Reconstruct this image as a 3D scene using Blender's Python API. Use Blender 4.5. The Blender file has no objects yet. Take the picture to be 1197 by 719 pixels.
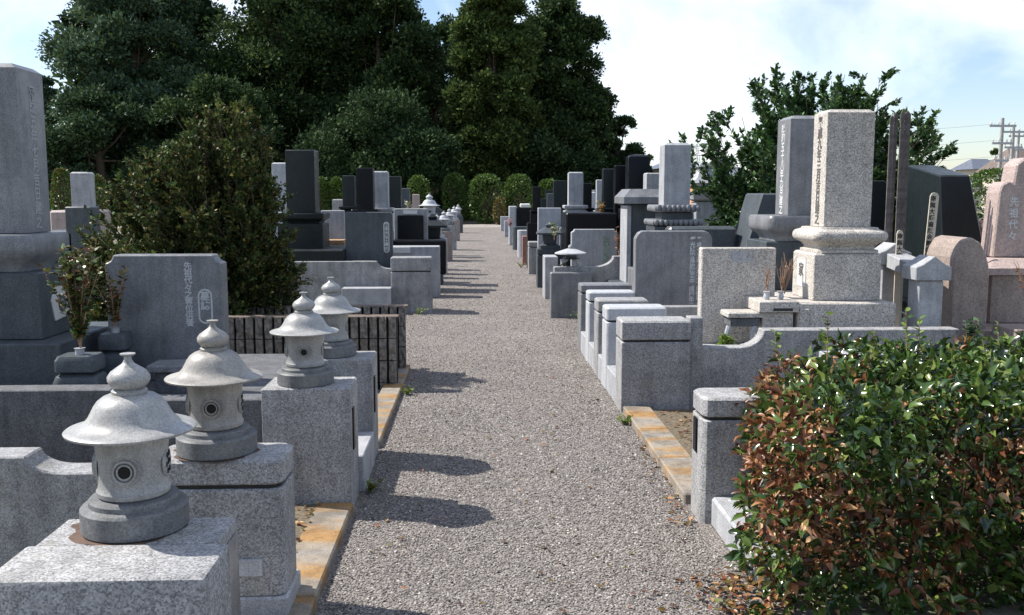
import bpy, bmesh, math, random
import numpy as np
from mathutils import Vector, Matrix, Euler

random.seed(7)
rng = np.random.default_rng(11)
R = math.radians
scene = bpy.context.scene
COL = scene.collection

# ------------------------------------------------------------------ camera
F_PX, CX, CY = 1100.0, 598.5, 359.5
CAM = Vector((0.0, 0.0, 1.6))
cam_data = bpy.data.cameras.new('camera')
cam_data.sensor_width = 36.0
cam_data.lens = 36.0 * F_PX / 1197.0
cam_data.clip_start = 0.05
cam_data.clip_end = 2000
cam = bpy.data.objects.new('camera', cam_data)
COL.objects.link(cam)
cam.location = CAM
cam.rotation_euler = (R(90 - 6.817), 0, R(-2.09))
scene.camera = cam
CROT = Euler((R(90 - 6.817), 0, R(-2.09))).to_matrix()

def at(u, v, Y):
    """pixel of the photograph -> (X, Z) on the vertical plane at distance Y"""
    r = CROT @ Vector(((u - CX) / F_PX, (CY - v) / F_PX, -1.0))
    p = CAM + r * (Y / r.y)
    return p.x, p.z

# ------------------------------------------------------------------ light
SUN_EL, SUN_AZ = 48.0, -73.0          # azimuth from +Y, negative = left of the path
sd = Vector((math.sin(R(SUN_AZ)) * math.cos(R(SUN_EL)), math.cos(R(SUN_AZ)) * math.cos(R(SUN_EL)), math.sin(R(SUN_EL))))
sun_l = bpy.data.lights.new('sun', 'SUN')
sun_l.energy = 5.0
sun_l.angle = R(0.5)
sun_l.color = (1.0, 0.95, 0.87)
sun = bpy.data.objects.new('sun', sun_l)
COL.objects.link(sun)
sun.rotation_euler = (-sd).to_track_quat('-Z', 'Y').to_euler()

world = bpy.data.worlds.new('World')
scene.world = world
world.use_nodes = True
wn, wl = world.node_tree.nodes, world.node_tree.links
wn.clear()
w_out = wn.new('ShaderNodeOutputWorld')
w_bg = wn.new('ShaderNodeBackground')
w_bg.inputs['Strength'].default_value = 0.115
sky = wn.new('ShaderNodeTexSky')
sky.sky_type = 'NISHITA'
sky.sun_disc = False
sky.sun_elevation = R(SUN_EL)
sky.sun_rotation = R(SUN_AZ)
sky.air_density = 1.0
sky.dust_density = 0.6
sky.ozone_density = 2.6
# clouds: noise on the direction, flattened towards the horizon like a real layer
tc = wn.new('ShaderNodeTexCoord')
sep = wn.new('ShaderNodeSeparateXYZ')
wl.new(tc.outputs['Generated'], sep.inputs[0])
def wmath(op, a, b=None):
    n = wn.new('ShaderNodeMath'); n.operation = op
    for i, x in enumerate((a, b)):
        if x is None: continue
        if isinstance(x, (int, float)): n.inputs[i].default_value = x
        else: wl.new(x, n.inputs[i])
    return n.outputs[0]
zz = wmath('ADD', wmath('MAXIMUM', sep.outputs[2], 0.0), 0.5)
px = wmath('DIVIDE', sep.outputs[0], zz)
py = wmath('DIVIDE', sep.outputs[1], zz)
comb = wn.new('ShaderNodeCombineXYZ')
wl.new(px, comb.inputs[0]); wl.new(py, comb.inputs[1]); comb.inputs[2].default_value = 5.2
nz = wn.new('ShaderNodeTexNoise')
nz.inputs['Scale'].default_value = 1.7
nz.inputs['Detail'].default_value = 9
nz.inputs['Roughness'].default_value = 0.55
nz.inputs['Distortion'].default_value = 0.35
wl.new(comb.outputs[0], nz.inputs['Vector'])
cr = wn.new('ShaderNodeValToRGB')
cr.color_ramp.elements[0].position = 0.46
cr.color_ramp.elements[1].position = 0.68
wl.new(nz.outputs['Fac'], cr.inputs[0])
mx = wn.new('ShaderNodeMix'); mx.data_type = 'RGBA'
wl.new(wmath('MULTIPLY', cr.outputs['Color'], 0.9), mx.inputs[0])
tint = wn.new('ShaderNodeMix'); tint.data_type = 'RGBA'; tint.blend_type = 'MULTIPLY'; tint.inputs[0].default_value = 1.0
wl.new(sky.outputs[0], tint.inputs[6]); tint.inputs[7].default_value = (1.06, 1.02, 1.04, 1)
wl.new(tint.outputs[2], mx.inputs[6])
mx.inputs[7].default_value = (8.6, 8.85, 9.2, 1)
wl.new(mx.outputs[2], w_bg.inputs['Color'])
wl.new(w_bg.outputs[0], w_out.inputs[0])

scene.view_settings.view_transform = 'Standard'
scene.view_settings.look = 'None'
scene.view_settings.exposure = 0.62
scene.view_settings.gamma = 1.0
scene.view_settings.use_curve_mapping = False
scene.render.engine = 'CYCLES'
scene.cycles.max_bounces = 6
scene.cycles.use_denoising = True

# ------------------------------------------------------------------ materials
class NT:
    def __init__(s, name):
        s.m = bpy.data.materials.new(name); s.m.use_nodes = True
        s.n, s.l = s.m.node_tree.nodes, s.m.node_tree.links
        s.b = s.n['Principled BSDF']
    def node(s, t, **k):
        n = s.n.new(t)
        for a, b in k.items():
            if a in n.inputs: n.inputs[a].default_value = b
            else: setattr(n, a, b)
        return n
    def link(s, a, b): s.l.new(a, b)
    def coord(s, which='Object', scale=None):
        c = s.node('ShaderNodeTexCoord').outputs[which]
        if scale:
            mp = s.node('ShaderNodeMapping'); mp.inputs['Scale'].default_value = scale
            s.link(c, mp.inputs[0]); c = mp.outputs[0]
        return c
    def ramp(s, src, stops, interp='LINEAR'):
        r = s.node('ShaderNodeValToRGB'); e = r.color_ramp.elements
        r.color_ramp.interpolation = interp
        while len(e) < len(stops): e.new(0.5)
        for i, (p, c) in enumerate(stops):
            e[i].position = p
            e[i].color = (c, c, c, 1) if isinstance(c, (int, float)) else (*c, 1)
        s.link(src, r.inputs[0]); return r.outputs[0]
    def mix(s, a, b, fac, mode='MIX'):
        m = s.node('ShaderNodeMix', data_type='RGBA', blend_type=mode)
        for i, x in ((6, a), (7, b)):
            if isinstance(x, tuple): m.inputs[i].default_value = (*x, 1)
            else: s.link(x, m.inputs[i])
        if isinstance(fac, (int, float)): m.inputs[0].default_value = fac
        else: s.link(fac, m.inputs[0])
        return m.outputs[2]
    def noise(s, co, scale, detail=3, rough=0.55):
        n = s.node('ShaderNodeTexNoise'); n.inputs['Scale'].default_value = scale
        n.inputs['Detail'].default_value = detail; n.inputs['Roughness'].default_value = rough
        s.link(co, n.inputs['Vector']); return n.outputs['Fac']
    def bump(s, h, strength, dist):
        b = s.node('ShaderNodeBump'); b.inputs['Strength'].default_value = strength
        b.inputs['Distance'].default_value = dist
        s.link(h, b.inputs['Height']); s.link(b.outputs[0], s.b.inputs['Normal'])
    def out(s, color, rough):
        if isinstance(color, tuple): s.b.inputs['Base Color'].default_value = (*color, 1)
        else: s.link(color, s.b.inputs['Base Color'])
        s.b.inputs['Roughness'].default_value = rough
        return s.m

def mul(c, k): return tuple(min(1.0, x * k) for x in c)

def granite(name, c, contrast=0.5, sc=95, rough=0.45, stain=0.35, lichen=0.0, spec=0.5):
    t = NT(name); co = t.coord(); t.b.inputs['Specular IOR Level'].default_value = spec
    v = t.node('ShaderNodeTexVoronoi'); v.inputs['Scale'].default_value = sc
    t.link(co, v.inputs['Vector'])
    sp = t.node('ShaderNodeSeparateColor'); t.link(v.outputs['Color'], sp.inputs[0])
    k = contrast
    base = t.ramp(sp.outputs[0], [(0.0, mul(c, 1 - 0.85 * k)), (0.25, mul(c, 1 - 0.5 * k)), (0.5, c), (0.8, mul(c, 1 + 0.3 * k)), (1.0, mul(c, 1 + 0.75 * k))])
    n2 = t.noise(co, 5.0, 6, 0.65)
    st = t.ramp(n2, [(0.3, 1 - stain), (0.62, 1.0)])
    col = t.mix(base, st, 1.0, 'MULTIPLY')
    mp = t.coord(scale=(16, 16, 1.6))
    st2 = t.ramp(t.noise(mp, 1.0, 4, 0.6), [(0.36, 1 - stain * 0.6), (0.58, 1.0)])
    col = t.mix(col, st2, 1.0, 'MULTIPLY')
    if lichen > 0:
        l = t.ramp(t.noise(co, 9.0, 8, 0.7), [(0.56, 0.0), (0.66, lichen)])
        col = t.mix(col, (0.30, 0.29, 0.20), l)
    t.bump(t.noise(co, sc * 1.3, 2), 0.12, 0.003)
    m = t.out(col, rough)
    rr = t.ramp(n2, [(0.3, min(1, rough + 0.25)), (0.6, rough)])
    t.link(rr, t.b.inputs['Roughness'])
    return m

def plain(name, c, rough=0.6, var=0.25, sc=20):
    t = NT(name); co = t.coord()
    col = t.ramp(t.noise(co, sc, 5, 0.6), [(0.3, mul(c, 1 - var)), (0.7, mul(c, 1 + var))])
    return t.out(col, rough)

def leafmat(name, stops, rough=0.35, sheen_spec=0.5, trans=0.25):
    t = NT(name)
    g = t.node('ShaderNodeNewGeometry')
    col = t.ramp(g.outputs['Random Per Island'], stops)
    m = t.out(col, rough)
    t.b.inputs['Specular IOR Level'].default_value = sheen_spec
    if trans > 0:
        tr = t.node('ShaderNodeBsdfTranslucent'); t.link(col, tr.inputs[0])
        ms = t.node('ShaderNodeMixShader'); ms.inputs[0].default_value = trans
        t.link(t.b.outputs[0], ms.inputs[1]); t.link(tr.outputs[0], ms.inputs[2])
        o = [n for n in t.n if n.type == 'OUTPUT_MATERIAL'][0]
        t.link(ms.outputs[0], o.inputs[0])
    return m

M = {}
M['grey'] = granite('grey_granite', (0.335, 0.335, 0.34), 0.55, 230, 0.6, 0.42, 0.3)
M['grey_coarse'] = granite('coarse_grey_granite', (0.355, 0.353, 0.355), 0.62, 190, 0.65, 0.36, 0.3)
M['grey_smooth'] = granite('polished_grey_granite', (0.235, 0.242, 0.255), 0.42, 240, 0.32, 0.4)
M['grey_pale'] = granite('pale_granite', (0.40, 0.41, 0.43), 0.35, 240, 0.55, 0.3)
M['light'] = granite('light_granite', (0.46, 0.475, 0.50), 0.3, 240, 0.5, 0.25)
M['lantern'] = granite('lantern_granite', (0.40, 0.40, 0.39), 0.3, 300, 0.3, 0.42, 0.35)
M['lantern_dirty'] = granite('weathered_lantern_granite', (0.38, 0.36, 0.33), 0.3, 300, 0.4, 0.5, 0.4)
M['lantern_stone'] = granite('grey_lantern_base', (0.17, 0.175, 0.18), 0.4, 260, 0.5, 0.4)
M['beige'] = granite('beige_granite', (0.50, 0.465, 0.42), 0.62, 150, 0.65, 0.22)
M['pink'] = granite('pink_granite', (0.41, 0.325, 0.295), 0.35, 120, 0.45, 0.2)
M['brown'] = granite('brown_granite', (0.33, 0.265, 0.23), 0.35, 120, 0.5, 0.25)
M['red'] = granite('red_granite', (0.28, 0.14, 0.11), 0.4, 120, 0.45, 0.25)
M['green'] = granite('dark_green_granite', (0.013, 0.019, 0.021), 0.5, 200, 0.3, 0.25, spec=0.3)
M['slate'] = granite('blue_grey_granite', (0.080, 0.094, 0.105), 0.5, 240, 0.35, 0.3, spec=0.35)
M['black'] = granite('black_granite', (0.006, 0.007, 0.009), 0.5, 200, 0.25, 0.2, spec=0.2)
M['rough_dark'] = granite('weathered_dark_granite', (0.13, 0.135, 0.145), 0.6, 220, 0.65, 0.4)
M['engrave'] = plain('pale_engraving', (0.52, 0.53, 0.53), 0.8, 0.15, 60)
M['engrave_grey'] = plain('worn_grey_engraving', (0.32, 0.33, 0.34), 0.8, 0.2, 60)
M['engrave_dark'] = plain('dark_engraving', (0.10, 0.095, 0.09), 0.8, 0.2, 60)
M['joint'] = plain('dark_joint', (0.03, 0.028, 0.026), 0.9)
M['hole'] = plain('window_hollow', (0.006, 0.006, 0.006), 0.9)
M['white'] = plain('white_panel', (0.6, 0.6, 0.58), 0.5, 0.08)
M['wood_grey'] = plain('weathered_wood', (0.10, 0.088, 0.085), 0.85, 0.45, 30)
M['wood_pale'] = plain('pale_wood', (0.48, 0.44, 0.36), 0.7, 0.15, 30)
M['bark'] = plain('bark', (0.09, 0.065, 0.045), 0.9, 0.4, 15)
M['twig'] = plain('dry_twig', (0.28, 0.17, 0.11), 0.8, 0.3, 30)
M['metal'] = plain('steel', (0.35, 0.36, 0.38), 0.3, 0.1)
M['concrete'] = plain('concrete', (0.34, 0.34, 0.33), 0.8, 0.2, 8)
M['leaf_camellia'] = leafmat('camellia_leaf', [(0, (0.016, 0.034, 0.010)), (0.4, (0.040, 0.090, 0.018)), (0.75, (0.095, 0.155, 0.030)), (1, (0.20, 0.24, 0.06))], 0.2, 0.7, 0.2)
M['leaf_brown'] = leafmat('dead_leaf', [(0, (0.05, 0.018, 0.008)), (0.4, (0.16, 0.055, 0.025)), (0.75, (0.34, 0.15, 0.06)), (1, (0.60, 0.40, 0.20))], 0.4, 0.5, 0.2)
M['leaf_dark'] = leafmat('evergreen_leaf', [(0, (0.018, 0.036, 0.017)), (0.6, (0.039, 0.073, 0.029)), (1, (0.086, 0.137, 0.049))], 0.6, 0.1, 0.2)
M['leaf_blue'] = leafmat('blue_green_leaf', [(0, (0.039, 0.075, 0.049)), (0.6, (0.081, 0.137, 0.081)), (1, (0.143, 0.208, 0.111))], 0.6, 0.1, 0.22)
M['leaf_mid'] = leafmat('mid_green_leaf', [(0, (0.037, 0.062, 0.018)), (0.6, (0.081, 0.125, 0.033)), (1, (0.163, 0.206, 0.062))], 0.6, 0.1, 0.25)
M['leaf_bush'] = leafmat('small_bush_leaf', [(0, (0.021, 0.052, 0.018)), (0.6, (0.047, 0.114, 0.034)), (1, (0.143, 0.247, 0.065))], 0.35, 0.5, 0.15)
M['leaf_yellow'] = leafmat('yellowish_leaf', [(0, (0.03, 0.036, 0.013)), (0.45, (0.07, 0.078, 0.021)), (0.76, (0.15, 0.15, 0.035)), (0.90, (0.168, 0.098, 0.042)), (1, (0.336, 0.322, 0.084))], 0.5, 0.25, 0.15)
M['leaf_hedge'] = leafmat('clipped_hedge_leaf', [(0, (0.04, 0.08, 0.016)), (0.6, (0.085, 0.155, 0.032)), (1, (0.17, 0.26, 0.05))], 0.45, 0.4, 0.2)
M['leaf_lime'] = leafmat('fresh_green_leaf', [(0, (0.10, 0.18, 0.03)), (1, (0.24, 0.34, 0.07))], 0.4, 0.4, 0.3)
M['leaf_rust'] = leafmat('rusty_leaf', [(0, (0.10, 0.06, 0.02)), (0.6, (0.16, 0.10, 0.03)), (1, (0.10, 0.12, 0.03))], 0.5, 0.3, 0.2)
M['lichen_strip'] = plain('greenish_stain', (0.26, 0.31, 0.26), .6, .4, 25)
M['wood_rack'] = plain('orange_wood', (0.36, 0.22, 0.12), .7, .3, 30)
M['petal_orange'] = leafmat('orange_petal', [(0, (0.5, 0.16, 0.03)), (1, (0.6, 0.4, 0.1))], 0.5, 0.3, 0.2)
M['petal_white'] = leafmat('white_petal', [(0, (0.6, 0.6, 0.55)), (1, (0.7, 0.65, 0.4))], 0.5, 0.3, 0.2)
M['petal_pink'] = leafmat('pink_petal', [(0, (0.45, 0.05, 0.12)), (0.6, (0.6, 0.2, 0.3)), (1, (0.7, 0.6, 0.6))], 0.5, 0.3, 0.2)

# ------------------------------------------------------------------ object helpers
def props(o, label=None, cat=None, group=None, kind=None):
    if label: o['label'] = label
    if cat: o['category'] = cat
    if group: o['group'] = group
    if kind: o['kind'] = kind
    return o

def thing(name, x, y, z, label, cat, group=None):
    o = bpy.data.objects.new(name, None)
    o.empty_display_size = 0.1
    COL.objects.link(o); o.location = (x, y, z)
    return props(o, label, cat, group)

def root_loc(o):
    while o.parent: o = o.parent
    return o.location.copy()

def mk(name, bm, mat, parent=None, smooth=False, ang=38):
    """bmesh in world coordinates -> one mesh object (origin at the parent's, or at its own base)"""
    bmesh.ops.recalc_face_normals(bm, faces=bm.faces[:])
    if parent is not None: off = root_loc(parent)
    else:
        xs = [v.co.x for v in bm.verts]; ys = [v.co.y for v in bm.verts]; zs = [v.co.z for v in bm.verts]
        off = Vector(((min(xs) + max(xs)) / 2, (min(ys) + max(ys)) / 2, min(zs)))
    bmesh.ops.translate(bm, verts=bm.verts[:], vec=-off)
    if smooth:
        a = R(ang)
        for f in bm.faces: f.smooth = True
        for e in bm.edges:
            if len(e.link_faces) == 2: e.smooth = e.calc_face_angle(0) < a
    me = bpy.data.meshes.new(name)
    bm.to_mesh(me); bm.free()
    for m in (mat if isinstance(mat, (list, tuple)) else [mat]):
        me.materials.append(M[m] if isinstance(m, str) else m)
    o = bpy.data.objects.new(name, me); COL.objects.link(o)
    if parent is not None: o.parent = parent
    else: o.location = off
    return o

def bx(bm, x0, x1, y0, y1, z0, z1, bev=0.006, seg=1):
    t = bmesh.new()
    bmesh.ops.create_cube(t, size=1.0)
    for v in t.verts:
        v.co = Vector((x0 + (v.co.x + .5) * (x1 - x0), y0 + (v.co.y + .5) * (y1 - y0), z0 + (v.co.z + .5) * (z1 - z0)))
    if bev > 0:
        b = min(bev, 0.45 * min(x1 - x0, y1 - y0, z1 - z0))
        bmesh.ops.bevel(t, geom=t.edges[:], offset=b, segments=seg, affect='EDGES', profile=0.5)
    me = bpy.data.meshes.new('tmp'); t.to_mesh(me); t.free(); bm.from_mesh(me); bpy.data.meshes.remove(me)

def box(name, x0, x1, y0, y1, z0, z1, mat, parent=None, bev=0.006, seg=1):
    bm = bmesh.new(); bx(bm, x0, x1, y0, y1, z0, z1, bev, seg)
    return mk(name, bm, mat, parent, seg > 1)

def prism(bm, pts, y0, y1, bev=0.0):
    """outline in XZ (list of (x, z)) extruded from y0 to y1"""
    t = bmesh.new()
    a = [t.verts.new((x, y0, z)) for x, z in pts]; b = [t.verts.new((x, y1, z)) for x, z in pts]
    t.faces.new(a); t.faces.new(b[::-1])
    n = len(pts)
    for i in range(n): t.faces.new((a[i], b[i], b[(i + 1) % n], a[(i + 1) % n]))
    bmesh.ops.recalc_face_normals(t, faces=t.faces[:])
    if bev > 0:
        es = [e for e in t.edges if e.calc_face_angle(0) > R(30)]
        bmesh.ops.bevel(t, geom=es, offset=bev, segments=1, affect='EDGES')
    me = bpy.data.meshes.new('tmp'); t.to_mesh(me); t.free(); bm.from_mesh(me); bpy.data.meshes.remove(me)

def hexa(bm, c8, bev=0.01):
    """8 corners: bottom 4 (ccw), top 4"""
    t = bmesh.new(); v = [t.verts.new(p) for p in c8]
    for f in ((0,1,2,3),(7,6,5,4),(0,4,5,1),(1,5,6,2),(2,6,7,3),(3,7,4,0)): t.faces.new([v[i] for i in f])
    bmesh.ops.recalc_face_normals(t, faces=t.faces[:])
    if bev > 0: bmesh.ops.bevel(t, geom=t.edges[:], offset=bev, segments=1, affect='EDGES')
    me = bpy.data.meshes.new('tmp'); t.to_mesh(me); t.free(); bm.from_mesh(me); bpy.data.meshes.remove(me)

def ring_rect(hx, hy, r, k=4):
    r = max(0.0005, min(r, hx * 0.98, hy * 0.98)); out = []
    for qx, qy, a0 in ((1, 1, 0), (-1, 1, 90), (-1, -1, 180), (1, -1, 270)):
        for i in range(k + 1):
            a = R(a0 + 90 * i / k)
            out.append((qx * (hx - r) + r * math.cos(a), qy * (hy - r) + r * math.sin(a)))
    return out

def loft(bm, cx, cy, hx, hy, prof, r=0.01, k=3):
    """stack of rounded rectangles; prof = [(outset, z), ...]"""
    rings = []
    for d, z in prof:
        rings.append([bm.verts.new((cx + x, cy + y, z)) for x, y in ring_rect(max(hx + d, .002), max(hy + d, .002), r + max(d, 0) if r > .02 else r, k)])
    n = len(rings[0])
    for a, b in zip(rings, rings[1:]):
        for i in range(n): bm.faces.new((a[i], a[(i + 1) % n], b[(i + 1) % n], b[i]))
    bm.faces.new(rings[0][::-1]); bm.faces.new(rings[-1])

def lathe(bm, cx, cy, z0, prof, seg=40, s=1.0):
    rings = []
    for r, z in prof:
        rings.append([bm.verts.new((cx + s * max(r, 1e-4) * math.cos(2 * math.pi * i / seg), cy + s * max(r, 1e-4) * math.sin(2 * math.pi * i / seg), z0 + s * z)) for i in range(seg)])
    for a, b in zip(rings, rings[1:]):
        for i in range(seg): bm.faces.new((a[i], a[(i + 1) % seg], b[(i + 1) % seg], b[i]))
    bm.faces.new(rings[0][::-1]); bm.faces.new(rings[-1])

def tube(bm, pts, r0, r1=None, seg=6):
    r1 = r0 if r1 is None else r1
    pts = [Vector(p) for p in pts]; rings = []
    for i, p in enumerate(pts):
        d = (pts[min(i + 1, len(pts) - 1)] - pts[max(i - 1, 0)]).normalized()
        u = d.cross(Vector((0, 0, 1)) if abs(d.z) < .9 else Vector((1, 0, 0))).normalized(); w = d.cross(u)
        rr = r0 + (r1 - r0) * i / max(1, len(pts) - 1)
        rings.append([bm.verts.new(p + rr * (math.cos(2 * math.pi * k / seg) * u + math.sin(2 * math.pi * k / seg) * w)) for k in range(seg)])
    for a, b in zip(rings, rings[1:]):
        for i in range(seg): bm.faces.new((a[i], a[(i + 1) % seg], b[(i + 1) % seg], b[i]))
    bm.faces.new(rings[0][::-1]); bm.faces.new(rings[-1])

def cyl_dir(bm, c, d, r, h, seg=24, hole=0.0):
    """short disc (or ring) at c facing direction d"""
    d = Vector(d).normalized(); u = d.cross(Vector((0, 0, 1))).normalized(); w = d.cross(u); c = Vector(c)
    def ring(rad, off): return [bm.verts.new(c + d * off + rad * (math.cos(2 * math.pi * k / seg) * u + math.sin(2 * math.pi * k / seg) * w)) for k in range(seg)]
    a, b = ring(r, -h), ring(r * .93, h)
    for i in range(seg): bm.faces.new((a[i], a[(i + 1) % seg], b[(i + 1) % seg], b[i]))
    if hole > 0:
        e, g = ring(hole, h), ring(hole, -h)
        for i in range(seg):
            bm.faces.new((b[i], b[(i + 1) % seg], e[(i + 1) % seg], e[i]))
            bm.faces.new((e[i], e[(i + 1) % seg], g[(i + 1) % seg], g[i]))
            bm.faces.new((g[i], g[(i + 1) % seg], a[(i + 1) % seg], a[i]))
    else: bm.faces.new(a[::-1]); bm.faces.new(b)

def write(name, text, x, y, z, size, mat, parent, face='front', vertical=True, depth=0.0012, spacing=1.0, wide=1.0, tilt=0):
    """engraved characters: real letter shapes a little proud of the stone. (x,y,z) = top centre"""
    cu = bpy.data.curves.new('tmp_text', 'FONT')
    cu.body = '\n'.join(text) if vertical else text
    cu.size = size; cu.align_x = 'CENTER'; cu.align_y = 'TOP'; cu.extrude = depth; cu.offset = size * .022
    cu.space_line = spacing; cu.resolution_u = 2
    to = bpy.data.objects.new('tmp_text', cu); COL.objects.link(to)
    dg = bpy.context.evaluated_depsgraph_get(); dg.update()
    me = bpy.data.meshes.new_from_object(to.evaluated_get(dg))
    bpy.data.objects.remove(to)
    rot = {'front': Matrix.Rotation(R(90), 4, 'X'), 'right': Matrix.Rotation(R(90), 4, 'Z') @ Matrix.Rotation(R(90), 4, 'X'),
           'left': Matrix.Rotation(R(-90), 4, 'Z') @ Matrix.Rotation(R(90), 4, 'X')}[face]
    T = Matrix.Translation(Vector((x, y, z)) - root_loc(parent)) @ rot @ Matrix.Rotation(R(tilt), 4, 'Z') @ Matrix.Diagonal((wide, 1, 1, 1))
    me.transform(T)
    me.materials.clear(); me.materials.append(M[mat])
    me.name = name
    o = bpy.data.objects.new(name, me); COL.objects.link(o); o.parent = parent
    return o

# ------------------------------------------------------------------ leaves, all vectorised
LEAF4 = (np.array([(0, 0, 0), (.30, .45, .04), (0, 1, -.05), (-.30, .45, .04)], float), [(0, 1, 2, 3)])
LEAF6 = (np.array([(0, 0, 0), (.24, .25, .07), (.25, .62, .06), (0, 1.0, -.10), (-.25, .62, .06), (-.24, .25, .07), (0, .45, -.01)], float),
         [(0, 1, 6), (1, 2, 6), (2, 3, 6), (3, 4, 6), (4, 5, 6), (5, 0, 6)])

LEAF6C = (np.array([(0, 0, 0), (.20, .25, .13), (.19, .60, .10), (.06, 1.0, -.26), (-.22, .62, .16), (-.22, .25, .15), (0, .45, -.02)], float), LEAF6[1])
def frames(d, up_jit=0.5):
    """leaf frames: y axis along d, z axis roughly upward with jitter"""
    n = len(d)
    d = d / (np.linalg.norm(d, axis=1, keepdims=True) + 1e-9)
    up = np.tile([0, 0, 1.0], (n, 1)) + rng.normal(0, up_jit, (n, 3))
    x = np.cross(d, up); x /= np.linalg.norm(x, axis=1, keepdims=True) + 1e-9
    z = np.cross(x, d)
    return np.stack([x, d, z], axis=2)

def scatter(name, tmpl, pos, fr, size, mats, idx=None, parent=None, smooth=False):
    V, F = tmpl; n = len(pos); k = len(V)
    size = np.broadcast_to(np.asarray(size, float), (n,))
    P = np.einsum('nij,kj->nki', fr, V) * size[:, None, None] + pos[:, None, :]
    off = np.array(root_loc(parent)) if parent is not None else np.zeros(3)
    P = (P - off).reshape(-1, 3)
    me = bpy.data.meshes.new(name)
    fl = [len(f) for f in F]; base = np.concatenate([np.array(f) for f in F])
    loops = (base[None, :] + (np.arange(n) * k)[:, None]).ravel()
    tot = np.tile(fl, n); start = np.concatenate([[0], np.cumsum(tot)[:-1]])
    me.vertices.add(len(P)); me.vertices.foreach_set('co', P.ravel())
    me.loops.add(len(loops)); me.loops.foreach_set('vertex_index', loops.astype(np.int32))
    me.polygons.add(len(tot)); me.polygons.foreach_set('loop_start', start.astype(np.int32)); me.polygons.foreach_set('loop_total', tot.astype(np.int32))
    if smooth: me.polygons.foreach_set('use_smooth', np.ones(len(tot), bool))
    for m in mats: me.materials.append(M[m])
    if idx is not None: me.polygons.foreach_set('material_index', np.repeat(idx, len(F)).astype(np.int32))
    me.update(calc_edges=True); me.validate()
    o = bpy.data.objects.new(name, me); COL.objects.link(o)
    if parent is not None: o.parent = parent
    return o

def unit(n):
    v = rng.normal(size=(n, 3)); return v / np.linalg.norm(v, axis=1, keepdims=True)
# ------------------------------------------------------------------ ground, path, kerbs
def ground_mat():
    t = NT('soil_ground'); co = t.coord()
    a = t.ramp(t.noise(co, 2.2, 8, .7), [(0.3, (0.10, 0.085, 0.06)), (0.5, (0.17, 0.15, 0.11)), (0.62, (0.09, 0.11, 0.05)), (0.8, (0.20, 0.19, 0.16))])
    b = t.ramp(t.noise(co, 60, 4), [(0.3, 0.55), (0.7, 1.25)])
    c = t.mix(a, b, 1.0, 'MULTIPLY'); t.bump(t.noise(co, 70, 4), .6, .02)
    return t.out(c, .95)
def gravel_mat(name, tone=1.0):
    t = NT(name); co = t.coord()
    v = t.node('ShaderNodeTexVoronoi'); v.inputs['Scale'].default_value = 105; t.link(co, v.inputs['Vector'])
    sp = t.node('ShaderNodeSeparateColor'); t.link(v.outputs['Color'], sp.inputs[0])
    k = tone
    a = t.ramp(sp.outputs[0], [(0, (0.14*k, 0.128*k, 0.122*k)), (.3, (0.22*k, 0.20*k, 0.19*k)), (.6, (0.28*k, 0.255*k, 0.242*k)), (.9, (0.35*k, 0.32*k, 0.305*k)), (1, (0.55*k, 0.52*k, 0.50*k))])
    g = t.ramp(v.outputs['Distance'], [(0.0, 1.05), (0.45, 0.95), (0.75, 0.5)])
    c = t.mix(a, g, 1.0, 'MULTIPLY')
    big = t.ramp(t.noise(co, 1.3, 5, .6), [(0.35, (0.84, .81, .77)), (0.65, (1.09, 1.06, 1.0))])
    c = t.mix(c, big, 1.0, 'MULTIPLY')
    inv = t.ramp(v.outputs['Distance'], [(0.0, 1.0), (0.8, 0.0)])
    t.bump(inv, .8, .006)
    return t.out(c, .85)
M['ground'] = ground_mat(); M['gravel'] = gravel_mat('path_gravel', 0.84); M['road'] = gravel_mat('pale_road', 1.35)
M['pebble'] = leafmat('pebble', [(0, (0.085, 0.076, 0.070)), (.3, (0.175, 0.158, 0.147)), (.7, (0.245, 0.222, 0.207)), (.96, (0.32, 0.295, 0.275)), (1, (0.56, 0.53, 0.49))], .8, .3, 0)

def sheet(name, x0, x1, y0, y1, z, mat, nx=1, ny=1, amp=0.0):
    bm = bmesh.new(); g = [[None] * (nx + 1) for _ in range(ny + 1)]
    for j in range(ny + 1):
        for i in range(nx + 1):
            g[j][i] = bm.verts.new((x0 + (x1 - x0) * i / nx, y0 + (y1 - y0) * j / ny, z + random.uniform(-amp, amp)))
    for j in range(ny):
        for i in range(nx): bm.faces.new((g[j][i], g[j][i+1], g[j+1][i+1], g[j+1][i]))
    me = bpy.data.meshes.new(name); bm.to_mesh(me); bm.free(); me.materials.append(M[mat])
    o = bpy.data.objects.new(name, me); COL.objects.link(o); o['kind'] = 'structure'; return o
sheet('ground', -900, 900, -200, 1200, 0.0, 'ground')
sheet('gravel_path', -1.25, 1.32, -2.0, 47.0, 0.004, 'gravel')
sheet('cross_road', -60, 60, 47.0, 51.5, 0.004, 'road')

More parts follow.
